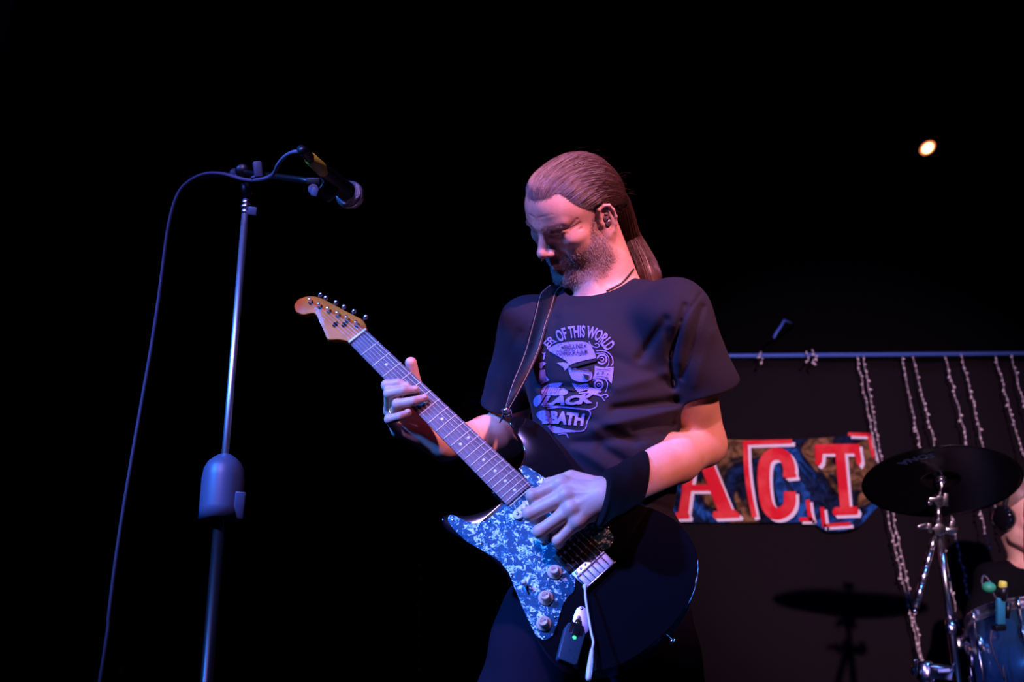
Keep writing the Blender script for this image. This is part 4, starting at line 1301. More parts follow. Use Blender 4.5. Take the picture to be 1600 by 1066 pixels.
V, F = zj(star(290, 255, 16), star(500, 243, 16), star(620, 492, 11), star(665, 492, 15), star(708, 505, 11),
          fill([(345, 430), (420, 405), (560, 372), (640, 352), (655, 362), (560, 395), (430, 432), (370, 445)], False), stroke([(370, 462), (440, 458), (560, 478)], 5), ring(525, 440, 4, 12), fill([(480, 500), (540, 515), (530, 560), (495, 540)], False),
          fill([(270, 620), (320, 590), (370, 600), (410, 660), (350, 655)], False),
          stroke([(600, 455), (660, 462), (735, 455)], 3), stroke([(585, 530), (650, 525), (715, 540)], 3),
          *[stroke([(120+i*22, 680), (140+i*22, 640), (175+i*22, 600)], 2) for i in range(7)], *[stroke([(400+i*20, 660), (415+i*20, 635), (440+i*20, 610)], 2) for i in range(6)])
put('print_detail', *print_mesh(V, F, .0030), M['shirt'], shirt, smooth=False)
# ------------------------------------------------------------------ backdrop, rail, banner
rng = np.random.default_rng(5)
RY = 4.92
railL = tw(wallpt(560, 561, RY))[0]; railR = tw(wallpt(1660, 552, RY))[0]
def pleated(name, x0, x1, z0, z1, Y, m_, amp, seed, label, cat):
    rg = np.random.default_rng(seed); nx = int((x1-x0)/.012); nz = 36
    xs = np.linspace(x0, x1, nx); ph = np.cumsum(rg.uniform(.25, 1.0, nx))*.30
    wv = np.sin(ph)*amp*(.5+.5*np.sin(np.linspace(0, 9, nx)+seed))
    V = []
    for k in range(nz+1):
        z = z0+(z1-z0)*k/nz
        dr = .018*math.sin(k*.35+seed)
        V.append(np.stack([xs+dr*.3, Y+wv*(.55+.45*(1-k/nz))+.03*np.sin(xs*2.2+k*.12), np.full(nx, z)], 1))
    V = np.concatenate(V); F = [[k*nx+i, k*nx+i+1, (k+1)*nx+i+1, (k+1)*nx+i] for k in range(nz) for i in range(nx-1)]
    o = put(name, fw(V), F, m_, None, base=fw([[(x0+x1)/2, Y, z0]])[0], label=label, cat=cat)
    md = o.modifiers.new('thickness', 'SOLIDIFY'); md.thickness = .003
    return o
zr = (railL[2]+railR[2])/2
pleated('backdrop_curtain', .55, 3.3, .02, zr-.004, 4.955, M['curtain'], .030, 4, 'dark brown-grey backdrop cloth hanging from the rail behind the banner and drums', 'curtain')
pleated('side_curtain', -3.2, .52, .02, zr-.004, 4.965, M['blackwall'], .035, 8, 'black drape behind the mic stand at the left of the stage', 'curtain')
rail = put('curtain_rail', *tube(fw([railL, railR]), .010, 12), M['rail'], label='thin blue-lit rail across the back carrying the fairy lights', cat='rail')
for x in (700, 900, 1180, 1420, 1610):
    p = tw(wallpt(x, 556, RY))[0]; p[2] = railL[2]+(railR[2]-railL[2])*(p[0]-railL[0])/(railR[0]-railL[0])
    put('rail_bracket', *tube(fw([p, p+np.array([0, .30, .02]), p+np.array([0, .62, .02])]), .007, 8), M['blackmetal'], rail)

BY = 4.90
def BW(x, y, c=0.0): return wallpt(x, y, BY-c/1000.0)
def Q(x, y): return (1040+x*.2375, 660+y*.2375)
def area2(P): P = np.array(P); return np.sum(P[:, 0]*np.roll(P[:, 1], -1)-np.roll(P[:, 0], -1)*P[:, 1])
def bprism(P, c0, c1):
    P = np.array(P, float)
    if area2(P) < 0: P = P[::-1]
    return prism(P, BW, c0, c1)
ban = empty('stage_banner', BW(1050, 830), 'painted banner with red letters A C T on a blue and gold collage', 'banner')
bpoly = [(718, 611), (800, 622), (900, 640), (1000, 668), (1060, 684), (1165, 688), (1240, 687), (1300, 684), (1325, 678), (1362, 680), (1371, 712), (1378, 745), (1388, 778), (1362, 800), (1342, 827), (1286, 833), (1277, 816), (1200, 817), (1060, 817), (900, 784), (721, 744)]
put('cloth', *bprism(resample(bpoly, 8), -3, 0), M['collage'], ban, smooth=False)
put('cloth_patch', *bprism([(719, 613), (805, 622), (805, 752), (722, 743)], 0, 1), M['red'], ban, smooth=False, label='red patch of the banner')
for nm_, pth, w_ in (('painted_frame', [(732, 627), (785, 628)], 3.2), ('painted_frame', [(742, 630), (742, 662)], 3.0), ('painted_frame', [(727, 741), (790, 745)], 3.2), ('painted_frame', [(730, 613), (790, 619)], 2)):
    v, f = stroke(pth, w_); put(nm_, np.array([BW(*p, 2.5) for p in v]), f, M['bannerblue'], ban, smooth=False)
def letter(nm_, polys, strokes, parent):
    redm, whm = [], []
    for kk, P in enumerate(polys):
        redm.append(bprism([Q(*p) for p in P], 4, 7-.15*kk)); whm.append(bprism([Q(p[0]+20, p[1]+20) for p in P], 1, 3.5-.05*kk))
    for pth, w_ in strokes:
        v, f = stroke(pth, w_)
        k = len(v)//2; q = list(v[:k])+list(v[k:][::-1])
        redm.append(bprism([Q(*p) for p in q], 4, 7.3)); whm.append(bprism([Q(p[0]+20, p[1]+18) for p in q], 1, 3.2))
    V, F = join(*redm); l_ = put(nm_, V, F, M['red'], parent, smooth=False, label='red painted '+nm_.replace('_', ' '))
    V, F = join(*whm); put('white_shadow', V, F, M['white'], l_, smooth=False, label='white drop shadow')
letter('letter_a', [[(165, 125), (255, 125), (445, 590), (345, 590)], [(165, 125), (215, 125), (150, 590), (85, 590)], [(110, 410), (300, 410), (300, 452), (105, 452)],
                    [(315, 585), (455, 575), (492, 610), (485, 628), (322, 634), (308, 615)], [(68, 592), (145, 588), (160, 615), (155, 634), (62, 636)]], [], ban)
letter('letter_c', [[(780, 345), (860, 340), (862, 362), (790, 370)]], [([(812, 362), (812, 290), (780, 225), (715, 208), (660, 250), (645, 340), (650, 450), (668, 545), (715, 600), (775, 590), (815, 540), (818, 455)], 40)], ban)
letter('letter_t', [[(982, 145), (1275, 142), (1280, 205), (985, 208)], [(985, 190), (1035, 205), (1030, 262), (1008, 290), (985, 275)], [(1240, 200), (1282, 195), (1290, 255), (1275, 290), (1255, 270)],
                    [(1115, 200), (1180, 200), (1212, 560), (1148, 560)], [(1110, 560), (1255, 553), (1270, 580), (1262, 608), (1108, 614), (1096, 590)]], [], ban)
letter('painted_bracket', [[(508, 120), (832, 112), (832, 140), (508, 150)]], [([(525, 130), (532, 300), (555, 480), (585, 625)], 17)], ban)
letter('painted_bracket', [], [([(1200, 78), (1340, 82)], 11), ([(1338, 78), (1352, 160), (1372, 235)], 11)], ban)
letter('painted_bracket', [], [([(935, 510), (945, 590), (960, 648)], 14), ([(965, 640), (880, 640)], 13)], ban)
letter('painted_bracket', [], [([(1028, 560), (1045, 690)], 14), ([(1040, 680), (1215, 668)], 11)], ban)
letter('painted_corner', [[(1385, 470), (1425, 478), (1408, 500)]], [], ban)
letter('painted_letter', [[(740, 150), (760, 150), (760, 160), (740, 160)]], [], ban) if False else None

# ------------------------------------------------------------------ fairy light strings
def fairy(p0, p1, label, seed, dim=0, y0=4.912, y1=4.80, dens=1.0):
    rg = np.random.default_rng(seed)
    a = wallpt(*p0, y0); b = wallpt(*p1, y1); L_ = np.linalg.norm(b-a); n_ = max(4, int(L_/.02))
    t = np.linspace(0, 1, n_)[:, None]; pts = a+(b-a)*t; ax, ay, d_ = frame(b-a)
    wob = np.sin(np.arange(n_)*1.3+seed)[:, None]*ax*.0022+np.cos(np.arange(n_)*1.1)[:, None]*ay*.0022
    pts = pts+wob; pts[:, 0] += .004*np.sin(t[:, 0]*7+seed)
    o = put('light_string', *tube(pts, .0017, 5), M['wire'], None, base=a, label=label, cat='fairy lights', group='fairy light strings hanging from the rail')
    ms = []; s_ = .01
    while s_ < L_:
        k = s_/L_*(n_-1); i = min(int(k), n_-2); p = pts[i]+(pts[i+1]-pts[i])*(k-i)
        dv = nrm(rg.normal(0, 1, 3)+d_*1.4); r_ = rg.uniform(.0030, .0048)
        ms.append(lathe(p, dv, [(0, r_*.5), (r_*1.0, r_), (r_*2.6, r_*.8), (r_*3.4, r_*.2)], 6)); s_ += rg.uniform(.018, .034)/dens
    put('bulbs', *join(*ms), M['bulbs'], o, kind='stuff')
fairy((1337, 556), (1438, 1040), 'long light string running beside the banner, left one of the close pair', 1)
fairy((1347, 556), (1440, 1030), 'long light string running beside the banner, right one of the close pair', 2)
fairy((1409, 557), (1500, 985), 'light string passing behind the left half of the cymbal', 3)
fairy((1428, 557), (1516, 935), 'light string passing behind the cymbal just right of its clutch', 4)
fairy((1478, 556), (1548, 862), 'light string crossing behind the right half of the cymbal', 5)
fairy((1501, 552), (1572, 852), 'light string ending beside the headphones of the drummer', 6)
fairy((1553, 556), (1612, 750), 'light string above the drummer, second from the right edge', 7)
fairy((1578, 553), (1622, 700), 'light string nearest the right edge of the backdrop', 8)
fairy((1189, 549), (1189, 568), 'short stub of light string hanging behind the right sleeve', 9)
fairy((1262, 549), (1262, 567), 'short stub of light string midway along the rail, left of two', 10)
fairy((1272, 549), (1273, 568), 'short stub of light string midway along the rail, right of two', 11)
fairy((657, 690), (656, 1075), 'dim light string hanging between the mic stand and the trousers', 12, y0=4.912, y1=4.90, dens=.5)
put('loose_cable', *tube([wallpt(1209, 529, 4.9), wallpt(1213, 520, 4.9), wallpt(1219, 512, 4.9), wallpt(1225, 501, 4.9), wallpt(1235, 505, 5.2), wallpt(1240, 510, 5.5)], .006, 8), M['rail'], label='short blue cable end sticking up above the rail', cat='cable')

# ------------------------------------------------------------------ ceiling lamp, vent, label, wing drape
lampP = wallpt(1450, 232, 5.12); zl = tw(lampP)[0]
la = fw([[0, 0, 0]])[0]; ldir = nrm(fw([[.25, -.55, -1.0+CAMZ*0]])[0]-la)
lamp = empty('ceiling_downlight', lampP, 'small glowing orange-white round downlight high at the right', 'lamp')
gl = mat('lamp_glow', (1, .7, .4), .5); _b = gl.node_tree.nodes['Principled BSDF']; _b.inputs['Emission Color'].default_value = (1, .62, .25, 1); _b.inputs['Emission Strength'].default_value = 4.5
gr_ = mat('lamp_reflector_glow', (1, .4, .2), .5); _b = gr_.node_tree.nodes['Principled BSDF']; _b.inputs['Emission Color'].default_value = (1, .22, .07, 1); _b.inputs['Emission Strength'].default_value = .9
put('bulb', *lathe(lampP-ldir*.004, ldir, [(0, .030), (.004, .028), (.010, .018), (.012, .005)], 20), gl, lamp)
put('reflector', *lathe(lampP-ldir*.020, ldir, [(0, .030), (.010, .036), (.0155, .0415)], 24), gr_, lamp)
put('housing', *lathe(lampP-ldir*.16, ldir, [(0, .045), (.13, .046), (.150, .046)], 24), M['blackmetal'], lamp)
put('stem', *tube([lampP-ldir*.15, fw([[zl[0]-.04, zl[1]+.1, 3.6]])[0]], .008, 8), M['blackmetal'], lamp)
vm = mat('dim_vent', (.05, .05, .09), .7)
vent = empty('wall_vent', wallpt(652, 484, 5.49), 'faint rectangular vent frame on the dark back wall above the headstock', 'vent')
for a, b, c, d_ in ((627, 460, 678, 464), (627, 481, 678, 485), (627, 460, 632, 485), (673, 460, 678, 485)):
    P = [(a, b), (c, b), (c, d_), (a, d_)]
    put('frame_bar', *prism(P, lambda x, y, c_: wallpt(x, y, 5.49-c_/1000), 0, 14), vm, vent, smooth=False)
for y in (467, 471, 475):
    put('vent_slat', *prism([(633, y), (672, y), (672, y+1.5), (633, y+1.5)], lambda x, y_, c_: wallpt(x, y_, 5.49-c_/1000), 0, 6), M['blackmetal'], vent, smooth=False)
put('wall_label', *prism([(184.5, 1039.5), (195.5, 1039.5), (194, 1051.5), (183, 1051.5)], lambda x, y, c_: wallpt(x, y, 4.9-c_/1000), 0, 8), M['cream'], label='small cream tag low down on the dark drape at the lower left', cat='tag', smooth=False)
dm = mat('navy_drape', (.05, .045, .12), .9)
V = []; 
for k in range(12):
    t = k/11
    for i in range(9):
        s_ = i/8; x = -70+(22-24*t*1.0+70)*s_; y = -40+150*t
        V.append(C(x if s_ < 1 else 22-24*(y/95 if y > 0 else 0), y, 2.9+.02*math.sin(i*1.8)))
F = [[k*9+i, k*9+i+1, (k+1)*9+i+1, (k+1)*9+i] for k in range(11) for i in range(8)]
o = put('wing_drape', V, F, dm, label='edge of a navy drape in the upper left corner', cat='drape'); md = o.modifiers.new('t', 'SOLIDIFY'); md.thickness = .004

# ------------------------------------------------------------------ microphone stand
MD = 2.35
top = C(385, 312, MD); topw = tw(top)[0]
def down(z, dx=0, dy=0): return fw([[topw[0]+dx, topw[1]+dy, z]])[0]
ms_ = empty('microphone_stand', down(0), 'tall chrome and black boom microphone stand at the left', 'microphone stand')
put('base', *lathe(down(0.0), nrm(down(1)-down(0)), [(0, .145), (.012, .145), (.022, .13), (.028, .03), (.045, .022)], 40), M['blackmetal'], ms_)
put('upper_tube', *tube([down(topw[2]), down(1.0)], .0068, 16), mat('brushed_chrome', (.7, .7, .75), .38, 1.0), ms_)
put('lower_tube', *tube([down(1.20), down(.03)], .0105, 16), M['blackmetal'], ms_)
def at_row(y):
    lo_z, hi_z = 0.1, topw[2]
    for _ in range(40):
        z = (lo_z+hi_z)/2; q = down(z); yy = 533-q[2]/q[1]*FPX
        if yy > y: lo_z = z
        else: hi_z = z
    return down(z)
# rounded sleeve over the clutch with a flap
sv = at_row(812); svt = at_row(711); sax = nrm(svt-sv); Ls = np.linalg.norm(svt-sv)
put('clutch_cover', *lathe(sv, sax, [(0, .0370), (.02, .0372), (Ls*.62, .0376), (Ls*.78, .0350), (Ls*.88, .0290), (Ls*.95, .0200), (Ls, .0110)], 28), M['greyplastic'], ms_, label='grey bell-shaped cover round the pole')
V, F = join(box(C(374, 790, sv[1]-.012), nrm([1, .2, -.12]), nrm([.10, 0, 1]), nrm([-.2, 1, 0]), .0090, .024, .003))
put('cover_flap', V, F, M['greyplastic'], ms_, bevel=.002)
for dy_, r_ in ((0, .0100), (.024, .0088), (.034, .0105), (.044, .0082)):
    p = top - nrm(down(2)-down(1))*(dy_-.012)
    put('collar', *lathe(p, nrm(down(2)-down(1)), [(0, r_*.8), (.002, r_), (.008, r_), (.010, r_*.8)], 18), M['chrome'], ms_)
put('wing_knob', *join(box(C(395, 330, MD-.02), nrm([1, 0, -.15]), nrm([0, 1, 0]), nrm([.15, 0, 1]), .0085, .006, .0080), tube([C(387, 328, MD-.005), C(398, 331, MD-.02)], .0035, 8)), M['greyplastic'], ms_, bevel=.0022)
put('swivel', *join(tube([C(385, 308, MD), C(384, 286, MD)], .0095, 14), lathe(C(384, 270, MD+.02), [0, -1, 0], [(0, .014), (.03, .014), (.034, .011)], 20)), M['blackmetal'], ms_)
bo = [C(296, 279, 2.50), C(384, 270, 2.34), C(470, 281, 2.23), C(500, 287, 2.20)]
put('boom_arm', *tube(bo, .0062, 12), M['blackmetal'], ms_)
put('boom_sleeve', *lathe(C(364, 272, 2.375), nrm(C(392, 270, 2.33)-C(364, 272, 2.375)), [(0, .008), (.006, .0115), (.012, .010), (.022, .010), (.026, .0120), (.032, .0120), (.036, .009)], 20), M['steel'], ms_)
put('tension_knob', *join(box(C(403, 265, 2.29), nrm([1, .3, .12]), nrm([-.3, 1, 0]), nrm([-.12, 0, 1]), .0080, .008, .0150), lathe(C(400, 275, 2.295), nrm([0.1, 0, -1]), [(0, .010), (.003, .0105), (.006, .010)], 14)), M['greyplastic'], ms_, bevel=.0025)
put('mic_clip', *join(lathe(C(497, 288, 2.195), nrm([1, .8, -.7]), [(0, .0175), (.03, .0185), (.034, .0175)], 22), box(C(490, 284, 2.19), (1, 0, 0), (0, 1, 0), (0, 0, 1), .012, .010, .006)), M['blackplastic'], ms_, bevel=.001)
put('clip_joint', *join(lathe(C(491, 297, 2.19), [0, -1, 0], [(-.012, .0095), (.012, .0095)], 16), box(C(492, 300, 2.178), nrm([1, 0, -.3]), nrm([0, 1, 0]), nrm([.3, 0, 1]), .0058, .0028, .0080)), M['greyplastic'], ms_, bevel=.001)

mic0 = C(487, 249, 2.115); mic1 = C(547, 305, 2.275); md_ = nrm(mic1-mic0)
mic = empty('microphone', mic1-md_*.16, 'black stage microphone with silver ball grille and yellow-ringed plug on the boom', 'microphone')
g0 = mic1-md_*.012
put('grille', *lathe(g0, md_, [(-.008, .0185), (-.003, .0225), (.004, .0250), (.012, .0258), (.020, .0248), (.028, .0215), (.033, .0165), (.0365, .008), (.037, .002)], 32), M['grille'], mic)
put('grille_ring', *lathe(g0, md_, [(.006, .0252), (.008, .0268), (.014, .0268), (.016, .0255)], 32), M['steel'], mic)
put('handle', *lathe(g0, md_, [(-.130, .0105), (-.120, .0118), (-.06, .0150), (-.012, .0185), (-.008, .0185)], 28), M['blackmetal'], mic)
put('connector', *lathe(g0, md_, [(-.205, .0075), (-.195, .0085), (-.165, .0090), (-.130, .0095)], 24), M['blackmetal'], mic)
yp = C(497, 256, 2.135)
put('plug_sleeve', *lathe(C(483, 246, 2.105), md_, [(.002, .0085), (.004, .0108), (.060, .0118), (.064, .0105)], 24), M['yellow'], mic, label='yellow plug sleeve')
put('plug_boot', *lathe(C(476, 239, 2.09), md_, [(0, .0045), (.006, .0072), (.014, .0078), (.018, .0070)], 18), M['blackplastic'], mic)
cp = [C(477, 240, 2.09), C(462, 237, 2.10), C(446, 244, 2.13), C(434, 258, 2.17), C(427, 272, 2.21), C(410, 280, 2.26), C(384, 281, 2.32), C(350, 272, 2.37), C(325, 271, 2.39), C(304, 278, 2.40), C(284, 294, 2.40), C(272, 318, 2.39), C(262, 360, 2.38), C(254, 420, 2.37), C(246, 480, 2.36), C(236, 545, 2.35), C(222, 625, 2.33), C(207, 710, 2.30), C(192, 800, 2.27), C(180, 880, 2.24), C(170, 960, 2.21), C(160, 1040, 2.18)]
ce = tw(cp[-1])[0]
for z, dx, dy in ((.35, -.03, .0), (.12, -.03, .03), (.012, .05, .10), (.012, .25, .25), (.012, .5, .2)):
    cp.append(fw([[ce[0]+dx, ce[1]+dy, z]])[0])
cc = put('microphone_cable', *tube(curve(cp, 130), .0034, 10), M['cable'], None, base=fw([[ce[0], ce[1], 0]])[0], label='grey-violet cable drooping from the boom down the left of the stand', cat='cable')

# boom tip of another stand, far left
ot = empty('boom_pole', C(-30, 284, 3.2), 'dark boom pole with a small blue-lit tip entering at the left edge', 'boom')
put('pole', *tube([C(-60, 286, 3.25), C(62, 275, 3.2)], .008, 10), M['blackmetal'], ot)
put('pole_tip', *lathe(C(58, 275.5, 3.2), nrm([1, 0, .08]), [(0, .009), (.004, .012), (.018, .012), (.024, .008)], 14), M['greyplastic'], ot)

# ------------------------------------------------------------------ cymbal and its stand
CD = 3.4
cc0 = C(1470, 750, CD); m1 = nrm([.9965, 0, -.083]); m2 = nrm([.045, .83, -.56]); m2 = nrm(m2-m2.dot(m1)*m1); cu_ = np.cross(m1, m2)
if cu_[2] < 0: cu_ = -cu_
cs_ = empty('cymbal_stand', dn(C(1468, 800, CD), 0, 0, 0), 'chrome boom stand holding the black cymbal', 'cymbal stand')
cym = empty('crash_cymbal', cc0, 'large black cymbal seen from below with a faint blue logo', 'cymbal')
prof = [(-.0205, .0005)]
R_ = .2147
prof = []
for r in np.linspace(.006, .052, 9): prof.append((.018*math.cos(min(r/.052, 1)*math.pi/2)**.8, r))
for r in np.linspace(.056, R_, 16): prof.append((-.010*((r-.05)/(R_-.05))**1.4, r))
V, F = lathe(cc0, cu_, prof, 72, m1); F = F[:-2]
o = put('bow', V, F, M['cymbal'], cym, label='black cymbal plate'); md = o.modifiers.new('t', 'SOLIDIFY'); md.thickness = .0014
V2, F2 = text2d('SONA', 1, .03)
w0 = V2[:, 0].max()-V2[:, 0].min(); P3 = []
for v in V2:
    an = math.radians(228) - (v[0]/w0)*.62; rr_ = .165 - v[1]*.040
    pz = -.010*((rr_-.05)/(R_-.05))**1.4
    P3.append(cc0+rr_*(math.cos(an)*m1+math.sin(an)*m2)+cu_*(pz-.0025))
put('logo_lettering', np.array(P3), F2, M['cymlogo'], cym, smooth=False)
cc1 = cc0
put('felt', *lathe(cc0-cu_*.002, cu_, [(0, .014), (.010, .014)], 20), M['blackplastic'], cs_)
put('cymbal_rod', *tube([cc0+cu_*.05, cc0-cu_*.02, C(1466, 782, CD)], .0042, 10), M['chrome'], cs_)
put('cup_washer', *lathe(cc0-cu_*.008, cu_, [(0, .010), (.002, .016), (.005, .016)], 20), M['chrome'], cs_)
put('wing_nut', *join(lathe(cc0+cu_*.03, cu_, [(0, .008), (.012, .006)], 14), box(cc0+cu_*.046, m1, m2, cu_, .016, .003, .008)), M['chrome'], cs_, bevel=.001)
put('tilter', *join(lathe(C(1466, 782, CD-.005), [0, -1, 0], [(-.016, .016), (.016, .016)], 22), box(C(1462, 780, CD-.02), nrm([1, 0, .1]), (0, 1, 0), nrm([-.1, 0, 1]), .020, .007, .006), box(C(1478, 781, CD-.02), (1, 0, 0), (0, 1, 0), (0, 0, 1), .006, .005, .018), lathe(C(1456, 786, CD-.02), [-1, 0, 0], [(0, .006), (.012, .008), (.014, .004)], 12)), M['chrome'], cs_, bevel=.0015)
jp_ = C(1467, 826, CD)
vd = nrm(dn(jp_, 0, 0, .5)-jp_)
put('boom_tube', *tube([C(1466, 788, CD), C(1466, 822, CD)], .0085, 14), M['chrome'], cs_)
put('boom_clamp', *join(lathe(C(1465, 826, CD-.01), [0, -1, 0], [(-.02, .017), (.02, .017)], 22), lathe(C(1476, 828, CD-.015), [1, 0, .05], [(0, .012), (.03, .011), (.034, .006)], 18), box(C(1487, 825, CD-.02), nrm([1, 0, -.2]), (0, 1, 0), nrm([.2, 0, 1]), .008, .004, .020)), M['chrome'], cs_, bevel=.0015)
put('wing_bolt', *join(tube([C(1460, 826, CD-.02), C(1434, 824, CD-.03)], .0045, 10), box(C(1441, 822, CD-.03), nrm([1, 0, .35]), (0, 1, 0), nrm([-.35, 0, 1]), .014, .003, .005), box(C(1452, 825, CD-.03), (1, 0, 0), (0, 1, 0), (0, 0, 1), .006, .005, .013)), M['chrome'], cs_, bevel=.001)
ta, tb = C(1461, 834, CD-.01), C(1432, 944, CD-.08); td = nrm(tb-ta); TL = np.linalg.norm(tb-ta)
put('boom_tail', *lathe(ta, td, [(0, .0095)]+[x for f_ in (.24, .48, .72) for x in ((TL*f_-.003, .0095), (TL*f_-.002, .0080), (TL*f_+.001, .0080), (TL*f_+.002, .0095))]+[(TL*.96, .0095)], 18), M['chrome'], cs_)
put('tail_cap', *lathe(ta+td*TL*.955, td, [(0, .0100), (.022, .0105), (.026, .008)], 16), M['blackplastic'], cs_)
put('tail_nut', *lathe(ta+td*(TL*.955+.026), td, [(0, .006), (.006, .0065), (.009, .003)], 12), M['chrome'], cs_)
fl = dn(jp_, 0, 0, .02); k1 = jp_+(fl-jp_)*.20
put('upper_tube', *tube([jp_, k1], .0098, 16), M['chrome'], cs_)
put('lower_tube', *tube([k1, dn(jp_, 0, 0, .12)], .0088 if False else .0115, 16), mat('dark_chrome', (.25, .24, .27), .25, 1.0), cs_)
put('tube_collar', *lathe(k1-vd*.02, vd, [(0, .014), (.03, .015), (.04, .012)], 18), M['chrome'], cs_)
fw0 = tw(jp_)[0]
for an in (0.4, 2.5, 4.6):
    put('leg', *tube([dn(jp_, 0, 0, .45), dn(jp_, .30*math.cos(an), .30*math.sin(an), .02)], .009, 10), M['chrome'], cs_)
    put('rubber_foot', *ball(dn(jp_, .30*math.cos(an), .30*math.sin(an), .016), .016, 6), M['blackplastic'], cs_)

# chrome clamps that carry the tom
def clamp(c, name, parent, s_=1.0):
    x, y, d = c
    V, F = join(lathe(C(x, y+6, d), vd, [(-.020*s_, .013*s_), (-.012*s_, .018*s_), (.012*s_, .018*s_), (.018*s_, .012*s_)], 18),
                box(C(x+12*s_, y, d-.01), nrm([1, .2, .2]), nrm([-.2, 1, 0]), nrm([-.2, 0, 1]), .018*s_, .010*s_, .012*s_),
                lathe(C(x-8*s_, y, d-.015), [-1, 0, .1], [(0, .009*s_), (.012*s_, .010*s_), (.016*s_, .005*s_)], 14),
                box(C(x-15*s_, y-1, d-.015), (1, 0, 0), (0, 1, 0), (0, 0, 1), .004*s_, .004*s_, .015*s_),
                tube([C(x+14*s_, y+4, d-.02), C(x+30*s_, y+18*s_, d-.03)], .0055*s_, 10),
                lathe(C(x+26*s_, y+16*s_, d-.03), nrm([1, 0, -.7]), [(0, .008*s_), (.012*s_, .010*s_), (.018*s_, .004*s_)], 14))
    return put(name, V, F, M['chrome'], parent, bevel=.0012)
clamp((1497, 1000, CD-.02), 'accessory_clamp', cs_, .95)
put('clamp_arm', *tube([C(1505, 998, CD-.03), C(1516, 978, CD-.06), C(1522, 966, CD-.08)], .0085, 12), M['chrome'], cs_)
s2 = empty('tom_stand', dn(C(1447, 1040, 3.25), 0, 0, 0), 'chrome clamp head on a pole at the bottom edge left of the drum', 'drum stand')
p2 = C(1447, 1040, 3.25)
put('pole', *tube([p2, dn(p2, 0, 0, .0)], .0125, 16), M['chrome'], s2)
put('clamp_head', *join(lathe(C(1447, 1052, 3.24), vd, [(-.03, .018), (-.02, .026), (.015, .026), (.022, .018), (.030, .018), (.034, .012)], 22),
     box(C(1468, 1050, 3.22), nrm([1, 0, -.1]), (0, 1, 0), nrm([.1, 0, 1]), .030, .016, .017), lathe(C(1432, 1048, 3.22), [-1, 0, 0], [(0, .012), (.012, .012), (.014, .006)], 14),
     box(C(1430, 1043, 3.21), (1, 0, 0), (0, 1, 0), (0, 0, 1), .005, .005, .022), tube([C(1470, 1050, 3.19), C(1488, 1048, 3.18), C(1490, 1037, 3.18)], .0055, 12)), M['chrome'], s2, bevel=.002)
put('clamp_pin', *tube([C(1466, 1049, 3.185), C(1484, 1048, 3.175)], .0048, 12), M['white'], s2)

# ------------------------------------------------------------------ tom drum with a clip microphone
dc = C(1612, 968, 3.30); dax = nrm(fw([[.05, .22, 1]])[0]-fw([[0, 0, 0]])[0])
drum = empty('tom_drum', dc-dax*.30, 'blue wrapped tom drum with chrome hoop at the lower right corner', 'drum')
put('shell', *lathe(dc-dax*.30, dax, [(0, .165), (.28, .165)], 56), M['drumshell'], drum)
put('drum_head', *lathe(dc-dax*.004, dax, [(0, .166), (.004, .160), (.005, .02)], 48), M['greyplastic'], drum)
for t0 in (-.030, -.30):
    put('hoop', *lathe(dc+dax*t0, dax, [(0, .168), (.001, .176), (.006, .176), (.008, .170), (.026, .170), (.028, .175), (.034, .175), (.036, .168)], 56), M['steel'], drum)
da, db, _ = frame(dax)
for k in range(8):
    an = k*math.pi/4+.32; e_ = math.cos(an)*da+math.sin(an)*db
    lg = put('lug', *join(lathe(dc-dax*.115+e_*.170, dax, [(0, .004), (.005, .011), (.030, .012), (.045, .009), (.05, .004)], 14), tube([dc-dax*.235+e_*.178, dc-dax*.012+e_*.178], .0035, 8), lathe(dc-dax*.03+e_*.178, dax, [(0, .006), (.03, .006)], 8)), M['chrome'], drum)
for an in (2.2, 4.3, 6.1):
    e_ = math.cos(an)*da+math.sin(an)*db; q_ = dc-dax*.15+e_*.18
    put('leg', *tube([q_, dn(q_, 0, 0, .01)], .006, 10), M['chrome'], drum)
cm = empty('drum_microphone', C(1563, 985, 3.12), 'clip-on drum microphone with teal clamp and lime cap on the hoop', 'microphone')
put('clamp', *box(C(1563, 955, 3.12), nrm([1, .3, 0]), nrm([-.3, 1, 0]), (0, 0, 1), .0115, .007, .034), mat('teal_plastic', (.03, .25, .35), .35), cm, bevel=.003)
put('clamp_foot', *box(C(1561, 981, 3.115), nrm([1, .3, 0]), nrm([-.3, 1, 0]), (0, 0, 1), .016, .010, .007), M['blackplastic'], cm, bevel=.002)
put('capsule', *join(lathe(C(1566, 938, 3.12), nrm([.1, 0, 1]), [(0, .010), (.02, .012), (.035, .012)], 18), lathe(C(1575, 948, 3.13), nrm([.1, 0, 1]), [(-.03, .007), (.01, .008)], 12)), M['blackplastic'], cm)
put('cap', *lathe(C(1566, 919, 3.12), nrm([.12, 0, 1]), [(0, .0095), (.003, .0115), (.014, .0105), (.018, .008)], 18), M['lime'], cm, label='lime green cap')
put('foam', *ball(C(1545, 918, 3.12), (.018, .016, .014), 9), M['green'], cm, label='green foam ball')
put('gooseneck', *tube(curve([C(1537, 922, 3.12), C(1534, 908, 3.13), C(1538, 900, 3.14), C(1548, 912, 3.13), C(1552, 928, 3.12), C(1560, 940, 3.12)], 20), .003, 8), M['blackcable'], cm)
put('drum_cable', *tube(curve([C(1549, 985, 3.11), C(1548, 1005, 3.10), C(1556, 1030, 3.09), C(1568, 1060, 3.08), C(1575, 1090, 3.07), dn(C(1576, 1090, 3.07), 0, 0, .01)], 40), .0028, 8), M['blackcable'], label='thin dark cable hanging in front of the tom drum', cat='cable')

